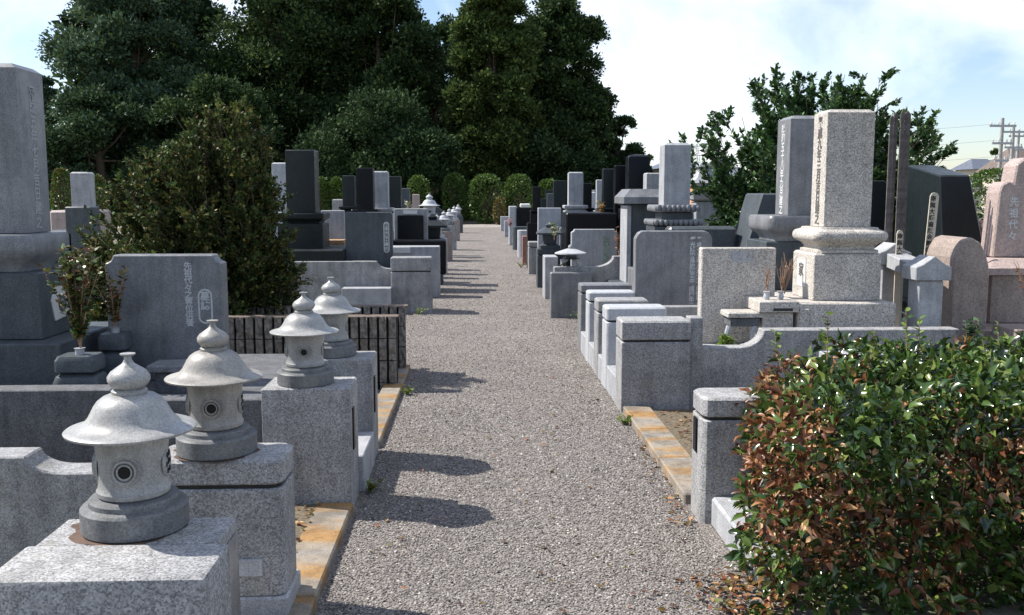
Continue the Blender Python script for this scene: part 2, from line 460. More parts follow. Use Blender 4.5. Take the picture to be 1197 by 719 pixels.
# loose stones on the path (nobody could count them)
def pebbles():
    oct_v = np.array([(1, 0, 0), (0, 1, 0), (-1, 0, 0), (0, -1, 0), (.1, .1, .62), (-.1, 0, -.6), (.75, .7, .05), (-.7, -.75, -.05)], float)
    oct_f = [(0, 6, 4), (6, 1, 4), (1, 2, 4), (2, 7, 4), (7, 3, 4), (3, 0, 4)]
    n = 90000
    u = rng.random(n)
    Y = np.minimum(3.2 - 5.0 * np.log(1 - u * .9995), 44)
    X = -0.60 + rng.random(n) * 1.67
    side = rng.random(n)
    X = np.where((Y > 8.62) & (side < .28), -1.2 + rng.random(n) * .6, X); X = np.where((Y > 9.9) & (side > .88), 1.07 + rng.random(n) * .25, X)
    X = np.where((side > .97) & (Y < 8.6), -.62 + np.abs(rng.normal(0, .035, n)), X)
    pos = np.stack([X, Y, np.full(n, .006)], 1)
    fr = frames(np.stack([rng.normal(size=n), rng.normal(size=n), rng.normal(0, .25, n)], 1), .35)
    s = 0.0030 + 0.0036 * rng.random(n) ** 2 + 0.0002 * Y
    o = scatter('loose_gravel', (oct_v, oct_f), pos, fr, s, ['pebble'])
    o['kind'] = 'stuff'; o['label'] = 'loose grey stone chips covering the path'; o['category'] = 'gravel'
pebbles()

def kerb_mat(rust):
    t = NT('kerb_concrete'); co = t.coord()
    mp = t.coord(scale=(.7, 2.2, 1))
    a = t.ramp(t.noise(mp, 1.6, 6, .6), [(0.36, (0.27, 0.255, 0.235)), (0.5, (0.29, 0.24, 0.18)), (0.58, (0.33, 0.19, 0.07)), (0.72, (0.27, 0.13, 0.04))] if rust else [(0.3, (0.24, 0.22, 0.205)), (0.5, (0.29, 0.265, 0.24)), (0.62, (0.31, 0.235, 0.15)), (0.75, (0.29, 0.20, 0.10))])
    b = t.mix(t.ramp(t.noise(co, 120, 3), [(0.3, .75), (0.7, 1.15)]), t.ramp(t.noise(co, 7, 7, .7), [(0.38, .55), (0.58, 1.0)]), 1.0, 'MULTIPLY')
    t.bump(t.noise(co, 90, 3), .3, .004)
    return t.out(t.mix(a, b, 1.0, 'MULTIPLY'), .85)
M['kerb_rust'] = kerb_mat(True); M['kerb_pale'] = kerb_mat(False)
M['litter'] = plain('dry_litter', (0.12, 0.095, 0.062), 0.95, .7, 60)

def kerb(name, x0, x1, y0, y1, h, mat, label, n):
    e = thing(name, (x0 + x1) / 2, y0, 0, label, 'kerb')
    L = (y1 - y0) / n
    for i in range(n):
        box('kerb_stone', x0 + random.uniform(-.002, .002), x1 + random.uniform(-.002, .002), y0 + i * L + .001, y0 + (i + 1) * L - .001, -.05, h + random.uniform(-.002, .002), mat, e, .008)
    return e
kerb('path_kerb', -.82, -.637, 2.4, 4.655, .05, 'kerb_rust', 'rust stained concrete kerb along the path beside the front lantern pillars', 2)
kerb('path_kerb', -.78, -.625, 5.84, 8.6, .05, 'kerb_rust', 'narrow rust stained kerb leading to the brown ribbed block wall', 3)
kerb('path_kerb', 1.065, 1.265, 4.70, 6.76, .06, 'kerb_rust', 'concrete kerb with ochre stains on the right edge of the path', 3)
box('soil_bed', 1.27, 2.6, 4.72, 6.74, -.02, .035, 'litter', None, .01)['kind'] = 'structure'
box('soil_bed', -1.9, -.80, 3.66, 4.64, -.02, .05, 'litter', None, .01)['kind'] = 'structure'

# ------------------------------------------------------------------ stone lanterns
def lantern(x, y, z, s, label, mat='lantern', group='stone lanterns on the gate pillars'):
    e = thing('stone_lantern', x, y, z, label, 'lantern', group)
    bm = bmesh.new(); lathe(bm, x, y, z, [(.149, 0), (.153, .004), (.153, .064), (.147, .071), (.129, .075), (.128, .088), (.123, .094), (.106, .096), (.1, .097)], 48, s)
    mk('lantern_base', bm, 'lantern_stone' if 'light' not in mat else mat, e, True, 22)
    bm = bmesh.new(); lathe(bm, x, y, z, [(.090, .094), (.095, .097), (.103, .102), (.105, .115), (.100, .122), (.098, .14), (.098, .20), (.106, .262), (.104, .282), (.09, .29)], 48, s)
    fb = mk('fire_box', bm, mat, e, True)
    zc = z + s * .185
    for k, (dx, dy) in enumerate(((0.12, -1), (-1, -.12), (-.12, 1))):
        d = Vector((dx, dy, 0)).normalized(); c = Vector((x, y, zc)) + d * s * .0985
        bm = bmesh.new(); cyl_dir(bm, c, d, s * .036, s * .009, 28, hole=s * .028); cyl_dir(bm, c, d, s * .024, s * .008, 28, hole=s * .018); cyl_dir(bm, c - d * s * .004, d, s * .046, s * .004, 28)
        mk('window_frame', bm, mat, fb, True)
        bm = bmesh.new(); cyl_dir(bm, c + d * s * .0025, d, s * .0175, s * .004, 20)
        mk('window', bm, 'hole', fb)
    d = Vector((1, .12, 0)).normalized(); c = Vector((x, y, zc)) + d * s * .097
    bm = bmesh.new(); cyl_dir(bm, c, d, s * .044, s * .004, 28); mk('window_frame', bm, mat, fb, True)
    bm = bmesh.new(); tt = Vector((-d.y, d.x, 0))
    for (a, b, r) in ((-.014, .022, .009), (.010, .024, .010), (-.024, -.003, .008), (.0, .002, .010), (.023, .0, .008), (-.011, -.024, .009), (.013, -.022, .009)):
        cyl_dir(bm, c + tt * s * a + Vector((0, 0, s * b)) + d * s * .0035, d, s * r, s * .0025, 10)
    mk('fretwork', bm, 'hole', fb)
    bm = bmesh.new(); lathe(bm, x, y, z, [(.085, .287), (.125, .284), (.174, .279), (.184, .281), (.186, .287), (.181, .291), (.165, .2945), (.147, .300), (.131, .309), (.119, .322), (.110, .338), (.101, .355), (.090, .369), (.074, .380), (.054, .387), (.03, .388)], 56, s)
    mk('lantern_roof', bm, mat, e, True)
    bm = bmesh.new(); lathe(bm, x, y, z, [(.045, .386), (.050, .388), (.051, .396), (.046, .400), (.040, .402), (.052, .410), (.060, .424), (.060, .436), (.050, .450), (.032, .462), (.017, .472), (.011, .482), (.010, .492), (.021, .496), (.022, .500), (.008, .501)], 32, s)
    mk('lantern_finial', bm, mat, e, True)
    return e

ZP = .64
# pillar 1 (nearest) and its front block
def gate_pillar(x0, x1, y0, y1, top, mat, label, capz=None, r=.01, step=0.0, bottom=0.0, group='gate pillars beside the path'):
    e = thing('gate_pillar', (x0 + x1) / 2, (y0 + y1) / 2, bottom, label, 'stone pillar', group)
    cx, cy, hx, hy = (x0 + x1) / 2, (y0 + y1) / 2, (x1 - x0) / 2, (y1 - y0) / 2
    if capz is None:
        bm = bmesh.new(); loft(bm, cx, cy, hx, hy, [(-.003, bottom), (0, bottom + .003), (0, top - .008), (-.008, top)], r)
        mk('pillar_body', bm, mat, e, True, 30)
    else:
        bm = bmesh.new(); loft(bm, cx, cy, hx, hy, [(-.003, bottom), (0, bottom + .003), (0, capz - .022), (-.006, capz - .016)], r)
        mk('pillar_body', bm, mat, e, True, 30)
        bm = bmesh.new(); loft(bm, cx, cy, hx - .014, hy - .014, [(0, capz - .018), (0, capz + .004)], r); mk('joint', bm, 'joint', e)
        bm = bmesh.new(); loft(bm, cx, cy, hx, hy, [(-.006, capz), (0, capz + .006), (0, top - .012), (-.012, top)], r)
        mk('pillar_cap', bm, mat, e, True, 30)
    return e
p1 = gate_pillar(-1.228, -.728, 2.542, 2.765, ZP, 'grey_coarse', 'nearest grey granite gate pillar at the lower left with a stepped front block', r=.006)
bm = bmesh.new(); bx(bm, -1.243, -.688, 2.285, 2.538, 0, .646, .014, 2); mk('front_block', bm, 'grey_coarse', p1, True)
bm = bmesh.new(); bx(bm, -.7275, -.722, 2.55, 2.75, .05, .60, .001); mk('side_panel', bm, 'grey_smooth', p1)
p2 = gate_pillar(-1.20, -.718, 3.375, 3.63, ZP, 'grey_coarse', 'round cornered grey gate pillar with a dark cap joint and small plaque', capz=.545, r=.045, bottom=.12)
bm = bmesh.new(); bx(bm, -1.21, -.712, 3.368, 3.64, 0, .118, .008); mk('pillar_footing', bm, 'grey_pale', p2)
box('name_plaque', -.90, -.80, 3.366, 3.38, .20, .265, 'light', p2, .002)
p3 = gate_pillar(-1.085, -.645, 4.66, 4.965, ZP, 'grey_coarse', 'square grey gate pillar where the front kerb ends, lantern on top', r=.005)
box('name_plate', -.6455, -.637, 4.74, 4.79, .30, .52, 'black', p3, .002)
p4 = gate_pillar(-1.07, -.628, 5.50, 5.80, ZP, 'grey', 'grey gate pillar in front of the ribbed block wall', r=.005)
box('name_plate', -.6285, -.62, 5.58, 5.63, .30, .52, 'black', p4, .002)
def rust(e, x, y, z, r):
    bm = bmesh.new(); vs = [bm.verts.new((x + r * (1 + .10 * math.sin(5 * t_) + .07 * math.sin(9 * t_ + 1)) * math.cos(t_), y + .93 * r * (1 + .08 * math.sin(4 * t_)) * math.sin(t_), z)) for t_ in np.linspace(0, 2 * math.pi, 40, endpoint=False)]
    bm.faces.new(vs); mk('rust_stain', bm, 'rust', e)
M['rust'] = plain('rusty_damp_stain', (0.10, 0.06, 0.04), .8, .5, 30)
rust(p1, -1.02, 2.67, .6408, .155); rust(p2, -.990, 3.488, .6408, .150)
l1 = lantern(-1.0, 2.69, .642, .97, 'nearest round stone lantern at the lower left, dull white rounded roof')
l2 = lantern(-.985, 3.50, ZP + .002, .955, 'brownish weathered stone lantern on the round cornered pillar', 'lantern_dirty')
l1.scale = (1, 1, 1.05); l2.scale = (1, 1, 1.04)
lantern(-.887, 4.80, ZP + .0015, .935, 'third stone lantern from the front, on the square speckled pillar')
lantern(-.880, 5.65, ZP + .0015, .94, 'farthest of the four front lanterns, before the ribbed block wall')

def curved_wall(pts, y0, y1, mat, label, z0=0.0, group='plot walls'):
    """pts: top line from left to right; ('c', x, z, s) = concave quarter curve ending there"""
    line = []
    for p in pts:
        if p[0] == 'c':
            x0, zz0 = line[-1]; _, x1, z1 = p
            for i in range(1, 9):
                a = R(90 * i / 8)
                if z1 < zz0: line.append((x0 + (x1 - x0) * (1 - math.cos(a)), zz0 + (z1 - zz0) * math.sin(a)))
                else: line.append((x0 + (x1 - x0) * math.sin(a), zz0 + (z1 - zz0) * (1 - math.cos(a))))
        else: line.append(p)
    poly = [(line[0][0], z0)] + line + [(line[-1][0], z0)]
    bm = bmesh.new(); prism(bm, poly, y0, y1, .006)
    o = mk('plot_wall', bm, mat, None)
    return props(o, label, 'wall', group)

curved_wall([(-4.2, .648), (-1.66, .648), ('c', -1.53, .585), (-1.203, .585)], 3.42, 3.56, 'grey', 'speckled grey plot wall dipping in a curve behind the nearest lantern')
curved_wall([(-5.0, .612), (-1.88, .612), ('c', -1.78, .556), (-1.088, .556)], 4.80, 4.94, 'rough_dark', 'dark weathered plot wall below the large left monument')
props(box('plot_wall', -.85, -.62, 4.97, 5.495, 0, .205, 'grey_pale'), 'low pale sill stone between the third and fourth lantern pillars', 'wall', 'plot walls')
box('grave_bed', -5.0, -1.10, 4.95, 6.9, -.02, .44, 'rough_dark')['kind'] = 'structure'

# ------------------------------------------------------------------ monument pieces (tiers of one gravestone)
def tier(e, name, x0, x1, y0, y1, z0, z1, mat, kind='block', r=.006, top=None):
    cx, cy, hx, hy = (x0 + x1) / 2, (y0 + y1) / 2, (x1 - x0) / 2, (y1 - y0) / 2
    h = z1 - z0; bm = bmesh.new(); w = min(hx, hy)
    if kind == 'block': prof = [(-.004, z0), (0, z0 + .004), (0, z1 - .008), (-.008, z1)]
    elif kind == 'column': prof = [(-.003, z0), (0, z0 + .003), (0, z1 - .026 * w / .16), (-.026 * w / .16, z1 - .006), (-.034 * w / .16, z1)]
    elif kind == 'flat': prof = [(-.003, z0), (0, z0 + .003), (0, z1 - .015), (-.015, z1)]
    elif kind == 'round': prof = [(-.003, z0), (0, z0 + .003)] + [(-w * (1 - math.cos(R(a))) * .95, z1 - .18 * w * 2 + .36 * w * math.sin(R(a))) for a in (0, 20, 40, 60, 75, 88)]
    elif kind == 'lotus':
        prof = [(-.24 * w, z0), (-.23 * w, z0 + .12 * h), (-.17 * w, z0 + .25 * h), (-.06 * w, z0 + .38 * h), (-.01 * w, z0 + .50 * h), (0, z0 + .62 * h), (0, z1 - .10 * h), (-.03 * w, z1)]
    elif kind == 'cushion':
        prof = [(-.17 * w, z0), (-.17 * w, z0 + .10 * h), (-.25 * w, z0 + .14 * h), (-.24 * w, z0 + .24 * h), (-.17 * w, z0 + .36 * h), (-.10 * w, z0 + .42 * h)] + [(-.09 * w + .10 * w * math.sin(R(a)), z0 + .66 * h - .22 * h * math.cos(R(a))) for a in (20, 45, 70, 90, 115, 140, 160)] + [(-.13 * w, z0 + .90 * h), (-.17 * w, z0 + .93 * h), (-.19 * w, z1)]
    elif kind == 'petal':
        prof = [(-.2 * w, z0), (-.05 * w, z0 + .5 * h), (0, z0 + .8 * h), (-.03 * w, z1)]
    elif kind == 'slope': prof = [(0, z0), (0, z0 + .45 * h), (-.25 * w, z1)]
    loft(bm, cx, cy, hx, hy, prof, r, 4)
    if kind == 'petal':
        n = max(4, int(hx * 2 / .055))
        for i in range(n):
            fx = x0 + (i + .5) * (x1 - x0) / n
            for yy in (y0, y1): 
                t = bmesh.new(); bmesh.ops.create_uvsphere(t, u_segments=10, v_segments=6, radius=1.0)
                for v in t.verts: v.co = Vector((fx + v.co.x * (x1 - x0) / n * .5, yy + v.co.y * .02, z0 + h * .55 + v.co.z * h * .48))
                me = bpy.data.meshes.new('t'); t.to_mesh(me); t.free(); bm.from_mesh(me); bpy.data.meshes.remove(me)
            fy = y0 + (i + .5) * (y1 - y0) / n
            t = bmesh.new(); bmesh.ops.create_uvsphere(t, u_segments=10, v_segments=6, radius=1.0)
            for v in t.verts: v.co = Vector((x0 + v.co.x * .02, fy + v.co.y * (y1 - y0) / n * .5, z0 + h * .55 + v.co.z * h * .48))
            me = bpy.data.meshes.new('t'); t.to_mesh(me); t.free(); bm.from_mesh(me); bpy.data.meshes.remove(me)
    return mk(name, bm, mat, e, True, 30)

def crest(e, c, d, r, mat='white'):
    bm = bmesh.new(); cyl_dir(bm, c, d, r, .003, 24, hole=r * .8); 
    d = Vector(d)
    t = Vector((-d.y, d.x, 0))
    for k in range(5):
        a = R(90 + 72 * k)
        cyl_dir(bm, Vector(c) + t * r * .42 * math.cos(a) + Vector((0, 0, r * .42 * math.sin(a))), d, r * .26, .003, 12)
    return mk('family_crest', bm, mat, e)

# --- large monument at the left edge
e = thing('gravestone', -2.86, 5.75, .44, 'large polished grey gravestone column cut by the left frame edge', 'gravestone', 'gravestones')
tier(e, 'foundation', -3.55, -2.345, 5.30, 6.25, .43, .772, 'slate')
tier(e, 'pedestal', -3.22, -2.505, 5.45, 6.05, .774, 1.16, 'slate')
tier(e, 'lotus_slab', -3.25, -2.53, 5.42, 5.98, 1.162, 1.374, 'grey_smooth', 'lotus', .05)
col = tier(e, 'column', -3.02, -2.645, 5.62, 5.96, 1.376, 2.355, 'grey_smooth', 'column')
write('engraving', '平成五年七月吉日建之', -2.6435, 5.80, 2.24, .085, 'engrave_grey', e, 'right')
bm = bmesh.new()
pts = [(5.58, .98), (5.63, 1.06), (5.80, 1.06), (5.85, 1.0), (5.85, .88), (5.62, .86)]
hx_ = [bm.verts.new((-2.506, a, b)) for a, b in pts]; hy_ = [bm.verts.new((-2.498, a, b)) for a, b in pts]
bm.faces.new(hx_); bm.faces.new(hy_)
for i in range(6): bm.faces.new((hx_[i], hx_[(i+1) % 6], hy_[(i+1) % 6], hy_[i]))
mk('crest_panel', bm, 'white', e)
bm = bmesh.new(); cyl_dir(bm, (-2.497, 5.72, .955), (1, 0, 0), .055, .003, 24, hole=.03); cyl_dir(bm, (-2.497, 5.72, .955), (1, 0, 0), .018, .003, 16); mk('family_crest', bm, 'engrave_dark', e)

def tablet(x0, x1, y, th, z0, z1, mat, label, cut=.05, style='notch', text=None, group='epitaph tablets', cat='epitaph tablet'):
    e = thing('epitaph_tablet', (x0 + x1) / 2, y + th / 2, z0, label, cat, group)
    if style == 'notch':
        c = cut; arc = [(c * (1 - math.sin(R(a))), c * (1 - math.cos(R(a)))) for a in (0, 30, 60, 90)]
        # concave shoulders
        left = [(x0, z1 - c)] + [(x0 + c * math.sin(R(a)), z1 - c * math.cos(R(a))) for a in (20, 45, 70)] + [(x0 + c, z1)]
        right = [(x1 - (p[0] - x0), p[1]) for p in left[::-1]]
        top = left + right
    elif style == 'chamfer': top = [(x0, z1 - cut), (x0 + cut * .45, z1 - cut * .25), (x0 + cut, z1), (x1 - cut, z1), (x1 - cut * .45, z1 - cut * .25), (x1, z1 - cut)]
    elif style == 'round': top = [(x0, z1 - cut)] + [(x0 + (x1 - x0) * (1 - math.cos(R(a))) / 2, z1 - cut + cut * math.sin(R(a))) for a in range(15, 180, 15)] + [(x1, z1 - cut)]
    else: top = [(x0, z1), (x1, z1)]
    bm = bmesh.new(); prism(bm, [(x1, z0), (x0, z0)] + top, y, y + th, .008)
    mk('tablet_slab', bm, mat, e)
    return e
t = tablet(-2.306, -1.590, 5.90, .125, .44, 1.232, 'grey_smooth', 'wide polished grey epitaph tablet with faint lettering, behind two lanterns', .05)
write('engraving', '先祖代々之霊位供養', -1.80, 5.8985, 1.185, .052, 'engrave', t, spacing=.85)
bm = bmesh.new()
def pill(bm, x0, x1, z0, z1, y, w):
    r = (x1 - x0) / 2; cx = (x0 + x1) / 2; out = []; inn = []
    for s in range(24):
        a = 2 * math.pi * s / 24; cz = z1 - r if math.sin(a) > 0 else z0 + r
        for l, k in ((out, 1), (inn, 1 - w / r)): l.append((bm.verts.new((cx + r * k * math.cos(a), y, cz + r * k * math.sin(a))), bm.verts.new((cx + r * k * math.cos(a), y + .003, cz + r * k * math.sin(a)))))
    for i in range(24):
        j = (i + 1) % 24
        bm.faces.new((out[i][0], out[j][0], inn[j][0], inn[i][0])); bm.faces.new((out[i][0], out[i][1], out[j][1], out[j][0])); bm.faces.new((inn[i][0], inn[j][0], inn[j][1], inn[i][1]))
pill(bm, -1.745, -1.655, .80, 1.02, 5.8985, .010); mk('engraved_frame', bm, 'engrave', t)
write('engraving', '墓誌', -1.70, 5.8985, 1.0, .06, 'engrave', t)
o = box('incense_stand', -1.86, -1.63, 5.40, 5.56, .44, .585, 'rough_dark'); props(o, 'small dark block stone with pale top under the wide grey tablet', 'offering stone')
bm = bmesh.new(); bx(bm, -1.90, -1.59, 5.37, 5.59, .587, .63, .008)
mk('stand_top', bm, 'grey_smooth', o)
# ------------------------------------------------------------------ plants
def branchy(name, x, y, z, label, cat, stems, leafs, size, mats, frac, height, spread, group=None, stemmat='twig', r0=.004, lean=(0, 0), tmpl=LEAF4, start=.25, droop=0.0):
    """stems rising from one point with leaves along them"""
    e = thing(name, x, y, z, label, cat, group); bm = bmesh.new(); P = []; D = []
    for i in range(stems):
        a = random.uniform(0, 2 * math.pi); k = random.uniform(.2, 1) * spread; h = height * random.uniform(.65, 1.05)
        pts = []
        for j in range(6):
            q = j / 5
            pts.append(Vector((x + (math.cos(a) * k + lean[0]) * q ** 1.3 + random.uniform(-.02, .02) * height * q, y + (math.sin(a) * k * .7 + lean[1]) * q ** 1.3 + random.uniform(-.02, .02) * height * q, z + h * q - droop * q * q)))
        tube(bm, pts, r0, r0 * .4, 5)
        for _ in range(leafs):
            q = random.uniform(start, 1) * 5; j = min(4, int(q)); p = pts[j].lerp(pts[j + 1], q - j)
            b = random.uniform(0, 6.28)
            P.append(p); D.append((math.cos(b), math.sin(b), random.uniform(.0, .9)))
    mk('stem', bm, stemmat, e)
    if leafs:
        P = np.array([tuple(p) for p in P]); D = np.array(D); n = len(P)
        scatter('foliage', tmpl, P, frames(D), size * rng.uniform(.6, 1.25, n), mats, rng.choice(len(mats), n, p=frac), e)
    return e

# vases of sacred evergreen at the left monument
def vase_stand(x0, x1, y0, y1, z0, z1, mat, label):
    e = thing('flower_stand', (x0 + x1) / 2, (y0 + y1) / 2, z0, label, 'flower stand', 'flower stands')
    cx, cy, hx, hy = (x0 + x1) / 2, (y0 + y1) / 2, (x1 - x0) / 2, (y1 - y0) / 2; h = z1 - z0
    bm = bmesh.new(); loft(bm, cx, cy, hx, hy, [(-.03, z0), (-.01, z0 + .05 * h), (0, z0 + .25 * h), (0, z0 + .5 * h), (-.012, z0 + .62 * h), (-.04, z0 + .68 * h)], .05, 5); mk('stand_body', bm, mat, e, True)
    bm = bmesh.new(); loft(bm, cx, cy, hx, hy, [(-.035, z0 + .68 * h), (-.018, z0 + .72 * h), (-.018, z0 + .92 * h), (-.03, z1)], .02, 3); mk('stand_top', bm, mat, e, True, 30)
    bm = bmesh.new(); lathe(bm, cx, cy, z1, [(.024, 0), (.024, .03), (.03, .035), (.02, .036)], 16); mk('vase', bm, 'metal', e, True)
    return e
vase_stand(-2.30, -2.05, 5.05, 5.27, .44, .735, 'slate', 'dark rounded flower stand at the foot of the large left monument')
vase_stand(-2.30, -2.10, 5.64, 5.84, .44, .77, 'slate', 'second dark flower stand, half hidden between stand and wide grey tablet')
branchy('sakaki_branch', -2.17, 5.16, .765, 'upright evergreen branches with reddish leaves in the vase left of the tablet', 'branches', 20, 60, .042, ['leaf_yellow', 'leaf_bush', 'leaf_brown'], [.66, .28, .06], .58, .20, start=.12)
branchy('sakaki_branch', -2.20, 5.74, .80, 'evergreen twigs standing against the left edge of the wide grey tablet', 'branches', 11, 34, .035, ['leaf_yellow', 'leaf_brown'], [.75, .25], .38, .14, start=.1)
# small weed inside the nearest plot
branchy('weed', -1.55, 3.30, 0.02, 'small round-leaved green weed at the foot of the speckled dipping wall', 'weed', 7, 5, .062, ['leaf_lime', 'leaf_bush'], [.75, .25], .30, .13, tmpl=LEAF6, start=.4)
branchy('weed', -2.35, 3.95, .25, 'thin grass blades arching before the dark weathered wall', 'weed', 14, 0, .03, ['leaf_lime'], [1.0], .42, .22, stemmat='leaf_rust', r0=.003, droop=.15)

# left dark shrub with yellowish tips
def shrub(name, x, y, z, label, h, limbs, spec, mats, frac, size, per, seg=10, jitter=.05, group=None, tip=.55, sub=9, sublen=.32, cat='shrub'):
    """woody shrub: trunk, limbs fanning up and out, twigs with leaves along them.
       spec(i) -> (direction azimuth, outward reach, rise)"""
    e = thing(name, x, y, z, label, cat, group); bm = bmesh.new(); P = []; D = []
    tube(bm, [(x, y, z - .05), (x + .02, y, z + h * .15), (x, y + .02, z + h * .3)], .045, .03, 7)
    for i in range(limbs):
        a, reach, rise = spec(i)
        pts = []
        for j in range(seg):
            q = j / (seg - 1)
            pts.append(Vector((x + math.cos(a) * reach * q ** .9 + random.uniform(-1, 1) * jitter * q, y + math.sin(a) * reach * q ** .9 + random.uniform(-1, 1) * jitter * q, z + h * .04 + rise * q ** 1.05 + random.uniform(-1, 1) * jitter * q * .6)))
        tube(bm, pts, .014, .003, 5)
        main = (pts[-1] - pts[0]).normalized()
        for s in range(sub):
            q = random.uniform(.12, 1.0) * (seg - 1); j = min(seg - 2, int(q)); p0 = pts[j].lerp(pts[j + 1], q - j)
            dd = (main * random.uniform(.5, 1.1) + Vector((random.gauss(0, .55), random.gauss(0, .55), random.gauss(.12, .4)))).normalized()
            L = sublen * random.uniform(.5, 1.2) * (1 - .45 * q / (seg - 1))
            p1 = p0 + dd * L
            tube(bm, [p0, p0.lerp(p1, .5) + Vector((0, 0, .01)), p1], .004, .0015, 4)
            for _ in range(per):
                w = random.uniform(.05, 1); p = p0.lerp(p1, w)
                P.append((p.x + random.gauss(0, .012), p.y + random.gauss(0, .012), p.z + random.gauss(0, .012)))
                o = dd + Vector((random.gauss(0, .7), random.gauss(0, .7), random.gauss(.1, .6)))
                D.append(tuple(o))
    mk('trunk', bm, 'bark', e)
    n = len(P)
    scatter('crown', LEAF4, np.array(P), frames(np.array(D)), size * rng.uniform(.6, 1.3, n), mats, rng.choice(len(mats), n, p=frac), e)
    return e
def left_spec(i):
    a = random.uniform(0, 2 * math.pi) if random.random() < .6 else random.uniform(math.pi * .72, math.pi * 1.28); t_ = random.random() ** 1.05       # t_ = height of the limb's tip
    left = max(0.0, -math.cos(a))
    reach = (.12 + (.46 + 1.55 * left) * (1 - t_) ** .85) * random.uniform(.75, 1.05)
    return a, reach, .25 + 1.90 * t_
shrub('dark_shrub', -2.14, 8.6, .1, 'tall dark cone shaped shrub with yellowish leaf tips behind the wide grey tablet', 2.2, 260, left_spec, ['leaf_yellow', 'leaf_mid', 'leaf_dark'], [.45, .30, .25], .040, 44, sub=22, sublen=.36)

def right_spec(i):
    a = random.uniform(0, 2 * math.pi); q = random.random()
    if q < .40: el = R(random.uniform(12, 50)); L = random.uniform(.5, 1.0) * 1.75
    elif q < .85: el = R(random.uniform(45, 78)); L = random.uniform(.45, 1.0) * 2.75
    else: el = R(random.uniform(70, 86)); L = random.uniform(.6, 1.0) * 2.95
    return a, L * math.cos(el), max(.3, L * math.sin(el))
shrub('leafy_shrub', 4.32, 12.3, .15, 'large dark green shrub with spiky spreading branches behind the beige gravestone', 2.8, 420, right_spec, ['leaf_bush', 'leaf_dark'], [.8, .2], .070, 38, sub=20, sublen=.42, jitter=.07)

